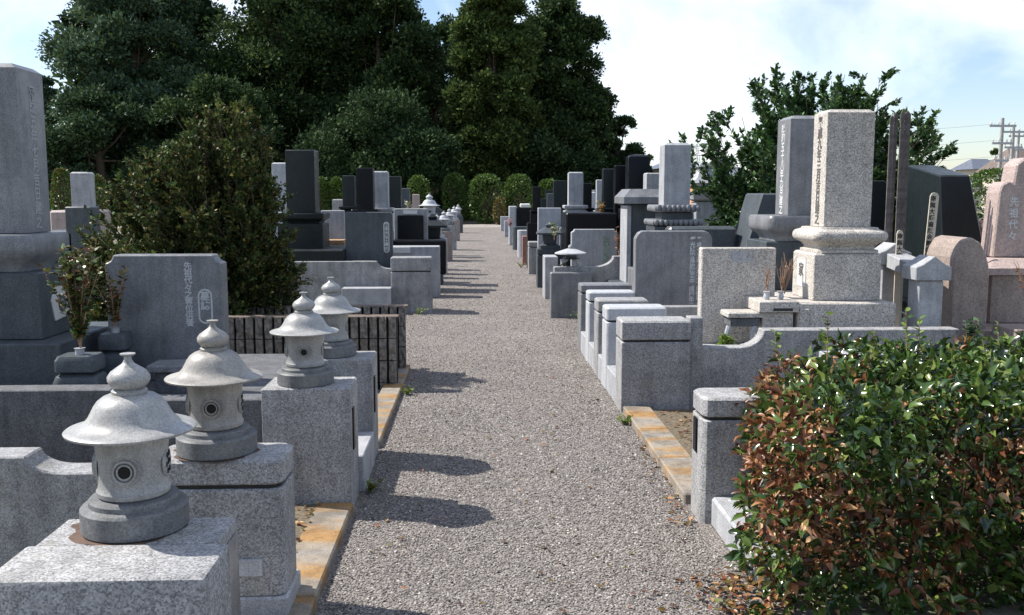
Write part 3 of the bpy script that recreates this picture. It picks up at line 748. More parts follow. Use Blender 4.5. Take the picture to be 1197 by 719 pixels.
# the clipped hedge in the right foreground
def near_hedge():
    x0, x1, y0, y1, h = 1.00, 4.4, 3.28, 4.66, .87
    e = thing('camellia_hedge', 2.6, 4.1, 0, 'clipped glossy green hedge with many brown dead leaves in the right foreground', 'hedge')
    n = 105000
    P = rng.random((n, 3)) * [x1 - x0, y1 - y0, h] + [x0, y0, 0]
    # keep mostly the outer shell, uneven
    wob = .085 * np.sin(P[:, 0] * 7.1 + 1.3 * P[:, 2] * 5) + .06 * np.sin(P[:, 1] * 11 + P[:, 2] * 9) + .03 * np.sin(P[:, 0] * 17 + P[:, 1] * 13)
    dl = P[:, 0] - x0 - .26 * np.maximum(0, P[:, 1] - 3.45) - np.abs(wob) * .8 - np.maximum(0, .2 * (P[:, 2] - .55)) ; df = P[:, 1] - y0 - np.abs(wob); dt = h + wob * .8 - P[:, 2] ; db = y1 - P[:, 1]
    rounding = np.minimum(np.minimum(dl, df), np.minimum(dt, db))
    corner = np.hypot(np.maximum(0, .36 - dl), np.maximum(0, .36 - dt)) < .36
    corner2 = np.hypot(np.maximum(0, .24 - df), np.maximum(0, .24 - dt)) < .24
    keep = (rounding > 0) & corner & corner2 & (rng.random(n) < np.exp(-np.maximum(rounding - .05, 0) * 9) + .06) & ((P[:, 0] < 3.9) | (rng.random(n) < .5))
    hole = np.sin(P[:, 0] * 13 + 2.2 * np.sin(P[:, 2] * 9)) * np.sin(P[:, 2] * 17 + 1.7 * np.sin(P[:, 0] * 8 + P[:, 1] * 5)) * np.cos(P[:, 1] * 9 + P[:, 0] * 4)
    keep &= ~((hole > .34) & (rounding < .16))
    P = P[keep]; dl, df, dt = dl[keep], df[keep], dt[keep]; n = len(P)
    out = np.stack([-np.exp(-dl * 8), -np.exp(-df * 8), np.exp(-dt * 8) + .15], 1) + rng.normal(0, .85, (n, 3))
    # patches of dead leaves: lower front and left side
    patch = np.sin(P[:, 0] * 4.6 + .9) * np.cos(P[:, 2] * 8.0 + P[:, 0] * 2.1 + P[:, 1] * 2) + .8 * np.sin(P[:, 0] * 10.3 + P[:, 2] * 12 + 1.0) * np.cos(P[:, 2] * 15 - P[:, 1] * 6)
    prob = np.clip(.20 + .60 * patch, .04, .86)
    prob = np.where(P[:, 2] > .76, prob * .35, prob)
    left = (P[:, 0] - x0 - .26 * np.maximum(0, P[:, 1] - 3.45) < .34) & (P[:, 2] > .30) & (P[:, 2] < .80)
    prob = np.where(left, np.maximum(prob, .45 + .40 * (patch > -.2)), prob)
    idx = (rng.random(n) < prob).astype(int)
    size = np.where(idx == 1, rng.uniform(.022, .060, n), rng.uniform(.026, .076, n))
    scatter('foliage', LEAF6C, P, frames(out, .8), size, ['leaf_camellia', 'leaf_brown'], idx, e)
    bm = bmesh.new()
    for i in range(230):
        bx_, by_ = random.uniform(x0 + .45, x1 - .2), random.uniform(y0 + .22, y1 - .15)
        p = Vector((bx_, by_, 0)); q = p + Vector((random.uniform(-.12, .12), random.uniform(-.14, .1), random.uniform(.40, h * .86)))
        m_ = p.lerp(q, .5) + Vector((random.uniform(-.05, .05), random.uniform(-.05, .05), 0))
        tube(bm, [p, m_, q], .006, .002, 5)
        for _ in range(3):
            a = p.lerp(q, random.uniform(.3, .9)); b = a + Vector((random.uniform(-.12, .12), random.uniform(-.16, .05), random.uniform(0, .10))); tube(bm, [a, b], .003, .0015, 4)
    mk('twigs', bm, 'twig', e)
    # dark heart of old wood
    bm = bmesh.new()
    for i in range(260):
        c = Vector((random.uniform(x0 + .42, x1), random.uniform(y0 + .25, y1 - .15), random.uniform(.1, h - .25)))
        d = Vector((random.gauss(0, 1), random.gauss(0, 1), random.gauss(0, 1))).normalized() * .16
        tube(bm, [c - d, c + d], .010, .006, 4)
    mk('old_wood', bm, 'bark', e)
    # shoots standing above the top
    for (sx, sy, sh) in ((1.62, 4.25, .16), (1.80, 4.2, .08), (2.02, 4.3, .17), (2.12, 4.4, .12), (2.5, 4.35, .10), (2.75, 4.4, .09), (3.0, 4.3, .07), (1.42, 4.3, .07), (2.3, 4.1, .09)):
        bm = bmesh.new(); P2 = []; D2 = []
        b = Vector((sx, sy, h - .08)); tp = b + Vector((random.uniform(-.04, .04), 0, sh + .1)); tube(bm, [b, tp], .003, .002, 5)
        for k in range(11):
            a = random.uniform(0, 6.28); q = b.lerp(tp, .35 + .65 * k / 10); P2.append(tuple(q)); D2.append((math.cos(a), math.sin(a), .5))
        s = mk('shoot', bm, 'twig', e)
        scatter('shoot_leaves', LEAF6, np.array(P2), frames(np.array(D2), .3), rng.uniform(.035, .055, len(P2)), ['leaf_lime', 'leaf_camellia'], rng.integers(0, 2, len(P2)), s)
near_hedge()

# fallen leaves on the gravel
def litter():
    P = []
    for i in range(150): P.append((random.uniform(-.5, 1.05), 3.3 + 8 * random.random() ** 1.6, .016))
    for i in range(60): P.append((1.05 - abs(random.gauss(0, .05)), random.uniform(4.3, 5.9), .017))
    for i in range(260): P.append((1.02 + random.gauss(0, .09), random.uniform(3.3, 3.75), .018 + random.uniform(0, .03)))
    for i in range(420): P.append((random.uniform(1.3, 1.95), random.uniform(4.8, 6.7), .045))
    for i in range(160): P.append((random.uniform(-1.2, -.8), random.uniform(3.7, 4.63), .06))
    P = np.array(P); n = len(P); D = np.stack([rng.normal(size=n), rng.normal(size=n), rng.normal(0, .12, n)], 1)
    o = scatter('fallen_leaves', LEAF6, P, frames(D, .25), rng.uniform(.018, .042, n), ['leaf_brown', 'leaf_rust'], rng.integers(0, 2, n))
    props(o, 'dry brown leaves fallen on the gravel and soil', 'leaves', None, 'stuff')
litter()

# ------------------------------------------------------------------ ribbed block wall
def ribbed_wall():
    e = thing('block_wall', -1.2, 7.9, 0, 'pair of low brown ribbed block walls ending at the left edge of the path', 'wall')
    def run(fixed, a0, a1, axis, name, h=.62, courses=4):
        bm = bmesh.new(); n = int((a1 - a0) / .076); w = (a1 - a0) / n
        for c in range(courses):
            z0 = -.12 + c * .185; z1 = z0 + .177
            for i in range(n):
                p = a0 + i * w
                q0, q1 = p + .010, p + w - .010
                t = bmesh.new(); bmesh.ops.create_cube(t, size=1.0)
                bmesh.ops.subdivide_edges(t, edges=t.edges[:], cuts=2, use_grid_fill=True)
                for v in t.verts:
                    xx, yy, zz_ = v.co.x + .5, v.co.y + .5, v.co.z + .5
                    d = random.uniform(-.013, .013) if 0 < xx < 1 or 0 < zz_ < 1 else 0
                    A = q0 + xx * (q1 - q0); B = fixed + (-.030 + (yy * .05) + (d if yy < .5 else 0)); Z = z0 + zz_ * (z1 - z0)
                    v.co = Vector((A, B, Z)) if axis == 'x' else Vector((fixed - (B - fixed), A, Z))
                me = bpy.data.meshes.new('t'); t.to_mesh(me); t.free(); bm.from_mesh(me); bpy.data.meshes.remove(me)
        mk(name, bm, 'block', e)
    run(7.70, -2.6, -.665, 'x', 'ribbed_face'); run(8.42, -2.6, -.64, 'x', 'ribbed_face')
    bm = bmesh.new(); bx(bm, -2.6, -.67, 7.725, 7.80, -.05, .59, 0); bx(bm, -2.6, -.67, 8.445, 8.52, -.05, .59, 0); mk('wall_core', bm, 'joint', e)
    bm = bmesh.new(); bx(bm, -2.6, -.655, 7.675, 7.81, .60, .613, .003); bx(bm, -2.6, -.632, 8.395, 8.53, .60, .613, .003); mk('wall_coping', bm, 'block_cap', e)
    box('grave_bed', -2.6, -.80, 7.84, 8.39, 0, .06, 'litter')['kind'] = 'structure'
M['block'] = plain('ribbed_block', (0.20, 0.175, 0.15), .95, .6, 28)
M['block_cap'] = plain('block_coping', (0.13, 0.098, 0.075), .9, .3, 28)
ribbed_wall()

# ------------------------------------------------------------------ RIGHT SIDE, front plots
r1 = gate_pillar(1.082, 1.62, 4.40, 4.66, .63, 'grey_coarse', 'round cornered grey pillar with black oval plate beside the brown hedge', capz=.535, r=.045)
bm = bmesh.new(); loft(bm, 1.079, 4.54, .006, .035, [(-.002, .335), (0, .34), (0, .50), (-.002, .505)], .03, 5); mk('oval_plate', bm, 'black', r1, True)
e = props(box('plot_sill', 1.13, 1.34, 3.62, 4.395, 0, .145, 'grey_pale', None, .012), 'low pale sill stone running from the round cornered pillar under the hedge', 'sill')
props(box('plot_wall', 2.2, 4.6, 5.80, 5.93, 0, .60, 'grey_pale'), 'pale plot wall top just visible behind the right end of the hedge', 'wall', 'plot walls')
RP = [(1.05, 1.56, 6.77, 7.06, .685, .545, 'grey_coarse', .008, 'front wide speckled pillar of the row of five right of the path'),
      (1.05, 1.55, 7.60, 7.88, .685, .58, 'light', .03, 'second wide pale pillar of the row of five right of the path'),
      (1.05, 1.50, 8.16, 8.42, .685, .585, 'grey', .02, 'third pillar, middle of the row of five right of the path'),
      (1.05, 1.50, 8.85, 9.10, .685, .60, 'light', .03, 'fourth pillar of the row of five right of the path'),
      (1.05, 1.58, 9.55, 9.82, 0.69, .61, 'grey_smooth', .02, 'farthest darker pillar of the row of five right of the path')]
for x0, x1, y0, y1, zt, cz, m, r, lab in RP: gate_pillar(x0, x1, y0, y1, zt, m, lab, capz=cz, r=r, group='five wide pillars right of the path')
for i, (y0, y1) in enumerate(((7.065, 7.595), (7.885, 8.155), (8.425, 8.845), (9.105, 9.545))):
    props(box('plot_sill', 1.055, 1.22, y0, y1, 0, .21, 'grey_pale'), ['low sill between the first and second wide right pillars', 'short sill between the second and third wide right pillars', 'low sill between the third and fourth wide right pillars', 'low sill between the fourth and fifth wide right pillars'][i], 'sill', 'sills between the right pillars')
curved_wall([(1.565, .70), (1.665, .70), (1.665, .475), (1.94, .475), ('c', 2.12, .605), (3.60, .605)], 6.84, 6.98, 'grey_coarse', 'speckled plot wall with a curved rise in front of the beige gravestone')
box('grave_bed', 1.24, 6.5, 6.985, 8.15, -.02, .40, 'grey_pale')['kind'] = 'structure'
box('grave_bed', 1.24, 6.5, 8.155, 9.85, -.02, .38, 'grey')['kind'] = 'structure'
curved_wall([(1.505, .62), (2.3, .62)], 8.20, 8.32, 'grey', 'straight plot wall behind the beige tablet, ending at the middle pillar')

# beige tablet
t = tablet(1.80, 2.405, 7.50, .11, .40, 1.178, 'beige', 'beige speckled tablet with two framed characters near its top', style='square')
bm = bmesh.new()
for cx_ in (2.088, 2.182):
    bx(bm, cx_ - .042, cx_ + .042, 7.4965, 7.4995, 1.140, 1.147, 0); bx(bm, cx_ - .042, cx_ + .042, 7.4965, 7.4995, 1.063, 1.070, 0)
    bx(bm, cx_ - .046, cx_ - .039, 7.4962, 7.4998, 1.066, 1.144, 0); bx(bm, cx_ + .039, cx_ + .046, 7.4962, 7.4998, 1.066, 1.144, 0)
mk('engraved_frame', bm, 'light', t)
write('engraving', '墓誌', 2.135, 7.4985, 1.137, .078, 'light', t, vertical=False, wide=1.15)
# tables in front of it
e = thing('offering_table', 2.05, 7.25, .40, 'small pale stone table with curled legs before the beige tablet', 'offering table', 'offering tables')
tier(e, 'table_top', 1.925, 2.20, 7.12, 7.36, .66, .70, 'beige'); tier(e, 'table_apron', 1.95, 2.18, 7.14, 7.34, .59, .658, 'rough_dark')
for lx in (1.945, 2.145):
    bm = bmesh.new(); tube(bm, [(lx, 7.16, .59), (lx - .02, 7.15, .53), (lx - .01, 7.15, .46), (lx + .03, 7.15, .405)], .022, .018, 8); mk('leg', bm, 'light', e, True)
e = thing('offering_table', 2.35, 7.3, .40, 'stepped beige offering table with white vases and dry twigs', 'offering table', 'offering tables')
tier(e, 'table_body', 2.20, 2.44, 7.14, 7.5, .40, .70, 'beige'); tier(e, 'table_top', 2.16, 2.47, 7.10, 7.5, .703, .79, 'beige'); tier(e, 'side_shelf', 2.475, 2.55, 7.1, 7.5, .40, .73, 'beige')
bm = bmesh.new(); bx(bm, 2.27, 2.42, 7.095, 7.12, .715, .735, 0); mk('slot', bm, 'joint', e)
for vx in (2.25, 2.36):
    bm = bmesh.new(); lathe(bm, vx, 7.22, .79, [(.02, 0), (.026, .02), (.02, .05), (.03, .065), (.02, .066)], 16); mk('vase', bm, 'light', e, True)
branchy('dry_twigs', 2.25, 7.22, .85, 'dry brown twigs standing in the left white vase before the beige tablet', 'twigs', 9, 2, .02, ['leaf_brown'], [1.0], .22, .06)
branchy('dry_twigs', 2.37, 7.22, .85, 'dry twigs in the right white vase near the beige pedestal', 'twigs', 9, 2, .02, ['leaf_brown'], [1.0], .24, .08)
branchy('dry_twigs', 2.50, 7.55, .80, 'faint dry twigs in the gap between beige tablet and beige pedestal', 'twigs', 12, 0, .02, ['leaf_brown'], [1.0], .34, .10)
branchy('grass_tuft', 1.90, 7.05, .40, 'bright green tuft behind the curved rise of the speckled wall', 'plant', 9, 6, .07, ['leaf_lime'], [1.0], .14, .08)

# beige gravestone
e = thing('gravestone', 2.92, 7.53, .40, 'tall beige speckled gravestone on a rounded cushion slab, right of centre', 'gravestone', 'gravestones')
tier(e, 'foundation', 2.47, 3.235, 7.12, 7.98, .40, .77, 'beige')
tier(e, 'pedestal', 2.645, 3.185, 7.30, 7.80, .773, 1.145, 'beige', 'flat', .012)
tier(e, 'cushion_slab', 2.625, 3.225, 7.25, 7.83, 1.147, 1.345, 'beige', 'cushion', .07)
tier(e, 'column', 2.745, 3.125, 7.40, 7.70, 1.347, 2.268, 'beige', 'column')
write('engraving', '平成九年三月吉日建之', 2.7425, 7.55, 2.22, .095, 'engrave_dark', e, 'left', spacing=.9)
bm = bmesh.new(); bx(bm, 2.6405, 2.6445, 7.48, 7.68, .86, 1.08, .0); mk('crest_panel', bm, 'white', e)
write('engraving', '家', 2.6395, 7.58, 1.05, .12, 'engrave_dark', e, 'left')

# grey gravestone behind it
e = thing('gravestone', 3.15, 9.1, .38, 'blue grey gravestone column standing half behind the tall beige one', 'gravestone', 'gravestones')
tier(e, 'foundation', 2.55, 3.7, 8.75, 9.6, .38, .70, 'slate')
tier(e, 'pedestal', 2.74, 3.60, 8.85, 9.50, .702, 1.16, 'slate')
tier(e, 'lotus_slab', 2.74, 3.62, 8.78, 9.52, 1.162, 1.405, 'grey_smooth', 'lotus', .06)
tier(e, 'column', 2.95, 3.35, 8.90, 9.28, 1.407, 2.345, 'grey_smooth', 'column')
write('engraving', '昭和五十八年九月建之', 2.948, 9.10, 2.27, .10, 'engrave', e, 'left', spacing=.85)
# slanted stone
e = thing('gravestone', 2.95, 10.3, .3, 'blue grey stone with a slanted face left of the beige gravestone', 'gravestone', 'gravestones')
x0 = at(864, 290, 9.9)[0]; zt = at(890, 226, 10.2)[1]
bm = bmesh.new(); hexa(bm, [(x0, 9.85, .85), (x0 + .75, 9.85, .85), (x0 + .75, 10.45, .85), (x0, 10.45, .85), (x0 + .26, 10.0, zt), (x0 + .62, 10.0, zt), (x0 + .62, 10.42, zt), (x0 + .20, 10.42, zt)], .015); mk('slanted_stone', bm, 'slate', e)
tier(e, 'pedestal', x0 - .1, x0 + .85, 9.75, 10.6, .30, .848, 'slate')

# stone fence posts at the right
def fence_post(e, x0, x1, y0, y1, z0, z1, zc, mat):
    tier(e, 'post', x0 + .045, x1 - .045, y0 + .03, y1 - .03, z0, z1, mat, 'block', .01)
    xm = (x0 + x1) / 2; bm = bmesh.new()
    prism(bm, [(x0, z1 + .002), (x1, z1 + .002), (x1, z1 + .105), (x1 - .05, z1 + .125), (xm, zc), (x0 + .05, z1 + .125), (x0, z1 + .105)], y0, y1, .006)
    mk('post_cap', bm, mat, e)
e = thing('stone_fence', 3.5, 7.5, .40, 'pale stone fence posts joined by a capped rail, right of the beige gravestone', 'stone fence')
fence_post(e, 3.36, 3.64, 7.08, 7.33, .40, .945, 1.135, 'grey_pale')
fence_post(e, 3.46, 3.74, 7.98, 8.23, .40, 1.0, 1.19, 'grey_pale')
bm = bmesh.new(); hexa(bm, [(3.42, 7.335, .95), (3.60, 7.335, .95), (3.70, 7.975, .98), (3.52, 7.975, .98), (3.42, 7.335, 1.06), (3.60, 7.335, 1.06), (3.70, 7.975, 1.10), (3.52, 7.975, 1.10)], .006); mk('rail', bm, 'grey_pale', e)
# brown arched stone
xa = at(1108, 330, 7.5)[0]
pts = [(xa + .30, .40), (xa, .40), (xa - .0, 1.10), (xa + .02, 1.17), (xa + .06, 1.24), (xa + .13, 1.265), (xa + .21, 1.22), (xa + .26, 1.13), (xa + .29, 1.04), (xa + .30, .95)]
bm = bmesh.new(); prism(bm, pts, 7.42, 7.90, .012)
e = mk('arched_stone', bm, 'brown'); props(e, 'brown stone block with an arched top beside the pale fence post', 'stone block')
# pink gravestone at the right edge
e = thing('gravestone', 4.85, 8.1, .35, 'pink gravestone cut by the right frame edge, pale characters on its face', 'gravestone', 'gravestones')
tier(e, 'foundation', 4.05, 5.9, 7.35, 8.75, .30, .52, 'brown'); tier(e, 'pedestal', 4.33, 5.75, 7.75, 8.65, .523, .93, 'brown')
tier(e, 'lotus_slab', 4.26, 5.8, 7.70, 8.66, .933, 1.06, 'pink', 'slope', .02)
xp = at(1163, 250, 8.0)[0]
bm = bmesh.new(); prism(bm, [(xp + 1.05, 1.062), (xp, 1.062), (xp + .03, 1.62), (xp + .05, 1.69), (xp + .11, 1.72), (xp + .15, 1.70), (xp + .17, 1.86), (xp + .24, 1.92), (xp + .8, 1.92), (xp + .87, 1.86), (xp + .92, 1.7), (xp + 1.0, 1.70)], 8.0, 8.22, .012)
mk('headstone', bm, 'pink', e)
write('engraving', '先祖代々', xp + .165, 7.9985, 1.58, .085, 'engrave', e, spacing=1.15)
bm = bmesh.new()
o = props(box('flower_box', 4.10, 4.42, 6.95, 7.30, .02, .58, 'brown'), 'low brown stone block before the pink gravestone', 'stone block')
branchy('dry_bouquet', 4.28, 7.0, .56, 'dried brown bouquet standing before the pink gravestone', 'bouquet', 26, 7, .03, ['leaf_brown'], [1.0], .52, .24, r0=.005)
branchy('fern_sprig', 3.62, 6.75, .40, 'feathery blue green sprig in front of the pale fence post', 'plant', 6, 26, .05, ['leaf_blue'], [1.0], .30, .10)
branchy('fern_sprig', 4.02, 6.6, .32, 'feathery blue green sprig in front of the brown stone block', 'plant', 7, 30, .05, ['leaf_blue'], [1.0], .36, .13)
# dark green tapered monument
e = thing('gravestone', 4.55, 9.3, .3, 'broad black green monument flaring to its base, with a sloping pale top', 'gravestone', 'gravestones')
bm = bmesh.new()
x98, _ = at(1098, 210, 8.8); x133, _ = at(1134, 210, 8.8); zf = at(1110, 205, 8.8)[1]; zb = at(1090, 193, 9.5)[1]
hexa(bm, [(x98 + .02, 8.62, .55), (x133 + .22, 8.62, .55), (x133 + .22, 9.6, .55), (x98 + .0, 9.6, .55), (x98, 8.8, zf), (x133, 8.8, zf), (x133, 9.5, zb), (x98, 9.5, zb)], .012)
mk('monument_body', bm, 'green', e)
tier(e, 'foundation', x98 - .15, x133 + .4, 8.5, 9.75, .30, .548, 'green')
t = tablet(4.02, 4.26, 9.7, .12, .4, 1.75, 'green', 'narrow dark green upright slab beside the broad black green monument', .03)
# wooden memorial boards
for i, (bx_, by_, hz, lab) in enumerate(((3.655, 8.30, 2.30, 'leftmost of four tall weathered grave boards right of the beige gravestone'), (3.703, 8.33, 2.33, 'second from left of the tall weathered grave boards'), (3.750, 8.30, 2.345, 'third from left of the tall weathered grave boards'), (3.808, 8.33, 2.34, 'rightmost and widest of the tall weathered grave boards'))):
    w = .034 if i < 3 else .055
    bm = bmesh.new()
    pts = [(bx_ + w / 2, .4), (bx_ - w / 2, .4), (bx_ - w / 2, hz - .17), (bx_ - w / 2 + .006, hz - .165), (bx_ - w / 2, hz - .155), (bx_ - w / 2, hz - .10), (bx_ - w / 2 + .006, hz - .095), (bx_ - w / 2, hz - .085), (bx_ - w / 2, hz - .03), (bx_, hz), (bx_ + w / 2, hz - .03), (bx_ + w / 2, hz - .085), (bx_ + w / 2 - .006, hz - .095), (bx_ + w / 2, hz - .10)]
    prism(bm, pts, by_, by_ + .014, 0)
    props(mk('grave_board', bm, 'wood_grey'), lab, 'grave board', 'tall wooden grave boards')
def picket(u, v0, v1, Y, w, label, tilt=0):
    x, z1 = at(u, v0, Y); z0 = .45
    e = thing('white_picket', x, Y, z0, label, 'grave board')
    bm = bmesh.new(); prism(bm, [(x + w / 2 - tilt, z0), (x - w / 2 - tilt, z0), (x - w / 2, z1 - .03), (x - w * .3, z1 - .006), (x, z1), (x + w * .3, z1 - .006), (x + w / 2, z1 - .03)], Y, Y + .012, 0)
    mk('board', bm, 'wood_pale', e)
    n = int((z1 - 1.0) / .062)
    s = '南無大師遍照金剛供養'[:max(2, n)]
    write('lettering', s, x - tilt * .18, Y - .001, z1 - .03, .052, 'joint', e, depth=.0006, spacing=1.05, tilt=-math.degrees(math.atan2(tilt, z1 - z0)))
picket(1093, 225, 300, 7.95, .075, 'pale wooden board with black characters before the black green monument', .06)
picket(1052.5, 269, 300, 7.9, .055, 'short pale wooden board with black characters under the tall weathered boards')

# small pink flowers and white lantern in the gap
branchy('pink_flowers', at(1153, 290, 11)[0], 11, .75, 'bunch of pink flowers between the black monument and the pink gravestone', 'flowers', 14, 26, .07, ['petal_pink', 'leaf_bush'], [.6, .4], .6, .26)
branchy('leafy_plant', at(1150, 300, 9.9)[0], 9.9, .35, 'yellow green leafy plant below the pink flowers', 'plant', 14, 22, .10, ['leaf_yellow', 'leaf_lime'], [.75, .25], .62, .25)

# weeds along the path edges
for i, (wx, wy, lab) in enumerate(((-.57, 7.45, 'small grass tuft beside the narrow kerb end at the ribbed wall'), (-.80, 12.55, 'grass tuft at the foot of the grey capped pillar'), (1.30, 12.0, 'grass tuft between the hatted lantern wall and the five pillars'), (.96, 20.8, 'grass tuft by the reddish brown pillar'), (-.585, 4.95, 'tiny weed at the foot of the low pale sill stone'), (1.02, 6.4, 'tiny weed against the right kerb before the wide pillar'))):
    branchy('weed', wx, wy, .0, lab, 'weed', 16, 4, .03, ['leaf_lime', 'leaf_rust'], [.6, .4], .07 + .05 * (wy > 10), .09 + .10 * (wy > 10), stemmat='leaf_lime', r0=.0018)
# ------------------------------------------------------------------ gravestones farther along the path
def fgrave(u, wpx, v0, vb, Y, mat, label, kind='column', lotus='lotus', base=None, wide=1.0, text=None, blk=1.0):
    xc, zt = at(u, v0, Y); _, zb = at(u, vb, Y); w = wpx / F_PX * Y
    base = base or mat; y1 = Y + w * .95; hb = max(.5, zb - .35)
    e = thing('gravestone', xc, Y + w / 2, 0, label, 'gravestone', 'gravestones')
    tier(e, 'column', xc - w / 2, xc + w / 2, Y, y1, zb + .002, zt, mat, kind)
    zl = zb - .36 * w
    if lotus: tier(e, 'lotus_slab', xc - w * .82, xc + w * .82, Y - w * .30, y1 + w * .30, zl, zb, base, lotus, .02)
    else: zl = zb
    zp = max(.55, zl - w * 1.15 * blk)
    tier(e, 'pedestal', xc - w * .78 * wide, xc + w * .78 * wide, Y - w * .25, y1 + w * .25, zp, zl - .002, base)
    tier(e, 'foundation', xc - w * 1.15 * wide, xc + w * 1.15 * wide, Y - w * .6, y1 + w * .6, .0, zp - .002, base)
    if text: write('engraving', text, xc, Y - .001, zt - w * .45, w * .42, 'engrave', e)
    return e
def ptablet(u0, u1, v0, v1, Y, th, mat, label, style='notch', cut=.05, z0=None):
    x0, z1 = at(u0, v0, Y); x1, _ = at(u1, v0, Y); zb = at(u0, v1, Y)[1] if z0 is None else z0
    return tablet(x0, x1, Y, th, zb, z1, mat, label, cut, style)
def pbox(name, u0, u1, v0, v1, Y, dep, mat, label, cat, bev=.01, z0=None, group=None):
    x0, z1 = at(u0, v0, Y); x1, _ = at(u1, v0, Y); zb = at(u0, v1, Y)[1] if z0 is None else z0
    return props(box(name, x0, x1, Y, Y + dep, zb, z1, mat, None, bev, 1), label, cat, group)

# --- right: plot with the wide grey tablet (between the five pillars)
t = ptablet(743, 833, 270, 372, 8.9, .12, 'grey_smooth', 'grey polished tablet with two white lines of characters behind the five pillars', 'chamfer', .07, .38)
xt = at(810, 275, 8.9)[0]
write('engraving', '慶光院釈浄照信士平成四年二月', xt, 8.8985, 1.205, .055, 'engrave', t, spacing=.95)
write('engraving', '平成十五年八月二十日行年七十', xt + .062, 8.8985, 1.205, .05, 'engrave', t, spacing=1.04)
# ornate column
x0 = at(777, 168, 10.6)[0]; x1 = at(808, 168, 10.6)[0]
e = thing('gravestone', (x0 + x1) / 2, 10.75, .3, 'grey column on two carved lotus petal tiers behind the grey tablet', 'gravestone', 'gravestones')
z = lambda v: at(790, v, 10.6)[1]
tier(e, 'column', x0, x1, 10.6, 10.9, z(240), z(167), 'grey_pale', 'column')
tier(e, 'lotus_slab', x0 - .10, x1 + .10, 10.5, 11.0, z(248), z(239.5) , 'grey_smooth', 'petal')
tier(e, 'neck', x0 - .03, x1 + .03, 10.57, 10.93, z(257), z(248) - .002, 'slate')
tier(e, 'lotus_slab', x0 - .13, x1 + .13, 10.47, 11.03, z(264), z(256.5), 'grey_smooth', 'petal')
tier(e, 'pedestal', x0 - .12, x1 + .12, 10.48, 11.02, .75, z(264) - .002, 'slate')
tier(e, 'foundation', x0 - .3, x1 + .3, 10.3, 11.2, 0, .748, 'grey_smooth')
pbox('low_wall', 782, 862, 265, 300, 10.15, .25, 'slate', 'dark blue grey low slab behind the grey tablet and left of the slanted stone', 'low wall', .03, 0)
# roofed stone
e = thing('roofed_monument', at(755, 300, 11.7)[0], 11.9, 0, 'grey stone monument under an overhanging roof slab left of the petal column', 'monument')
x0 = at(727, 230, 11.7)[0]; x1 = at(790, 230, 11.7)[0]; z = lambda v: at(755, v, 11.7)[1]
tier(e, 'roof', x0, x1, 11.55, 12.35, z(238), z(221), 'grey_smooth', 'slope', .01)
tier(e, 'body', x0 + .12, x1 - .1, 11.7, 12.2, .5, z(238) - .003, 'slate')
tier(e, 'side_post', x0 + .06, x0 + .115, 11.66, 12.2, .5, z(240), 'grey_pale'); tier(e, 'foundation', x0 - .1, x1 + .1, 11.4, 12.5, 0, .497, 'slate')
fgrave(768, 24, 202, 226, 13.6, 'grey_pale', 'small pale block above the roof slab of the roofed stone monument', 'flat', None)

# pagoda shaped lantern
xc, _ = at(824, 200, 15); z = lambda v: at(824, v, 15)[1]
e = thing('stone_lantern', xc, 15, 0, 'pale four sided stone lantern with curved roof left of the leafy shrub', 'lantern', 'stone lanterns')
def sq(e, name, prof, mat='grey_pale', r=.02, Y=15.0, xc_=None):
    bm = bmesh.new(); c = xc if xc_ is None else xc_
    loft(bm, c, Y, 0, 0, [(h, zz_) for h, zz_ in prof], r, 3); return mk(name, bm, mat, e, True, 30)
sq(e, 'lantern_post', [(.17, 0), (.17, z(236))]); sq(e, 'middle_platform', [(.13, z(236)), (.22, z(233)), (.24, z(226)), (.2, z(224))])
sq(e, 'fire_box', [(.15, z(224)), (.15, z(218))], 'slate'); sq(e, 'lantern_roof', [(.24, z(218)), (.25, z(214)), (.16, z(207)), (.12, z(200)), (.11, z(198))]); sq(e, 'lantern_finial', [(.09, z(198)), (.12, z(195)), (.10, z(191)), (.02, z(189))])

# right wall plot with snow-viewing lantern
xw0 = at(648, 320, 12.3)[0]
curved_wall([(xw0, .66), (xw0 + .10, .66), (xw0 + .10, .66), (xw0 + .52, .66), ('c', xw0 + .78, .80), (xw0 + 1.35, .80)], 12.3, 12.46, 'grey', 'grey plot wall with a rising curve under the broad hatted lantern', group='plot walls')
props(box('wall_end_block', xw0 - .06, xw0 + .48, 12.15, 12.295, .0, .60, 'grey_smooth', None, .01), 'blue grey end block in front of the wall with the hatted lantern', 'stone block')
xl = at(667, 290, 12.38)[0]
e = thing('stone_lantern', xl, 12.38, .66, 'low stone lantern with a broad pale hat on splayed legs, right of the path', 'lantern', 'stone lanterns')
bm = bmesh.new(); lathe(bm, xl, 12.38, .66, [(.19, .165), (.21, .17), (.208, .185), (.12, .215), (.06, .235), (.03, .24)], 24); mk('lantern_roof', bm, 'light', e, True)
bm = bmesh.new(); lathe(bm, xl, 12.38, .66, [(.02, .24), (.035, .255), (.03, .275), (.012, .29)], 14); mk('lantern_finial', bm, 'grey_pale', e, True)
bm = bmesh.new(); lathe(bm, xl, 12.38, .66, [(.10, .10), (.13, .11), (.09, .12), (.09, .165)], 8); mk('fire_box', bm, 'slate', e)
for k in range(4):
    a = R(45 + 90 * k); bm = bmesh.new(); tube(bm, [(xl + .08 * math.cos(a), 12.38 + .05 * math.sin(a), .765), (xl + .15 * math.cos(a), 12.38 + .07 * math.sin(a), .73), (xl + .17 * math.cos(a), 12.38 + .075 * math.sin(a), .662)], .035, .028, 8); mk('leg', bm, 'grey_pale', e, True)
t = ptablet(668, 722, 268, 315, 13.3, .1, 'grey_pale', 'pale tablet with a greenish stained strip behind the broad hatted lantern', 'notch', .04, .3)
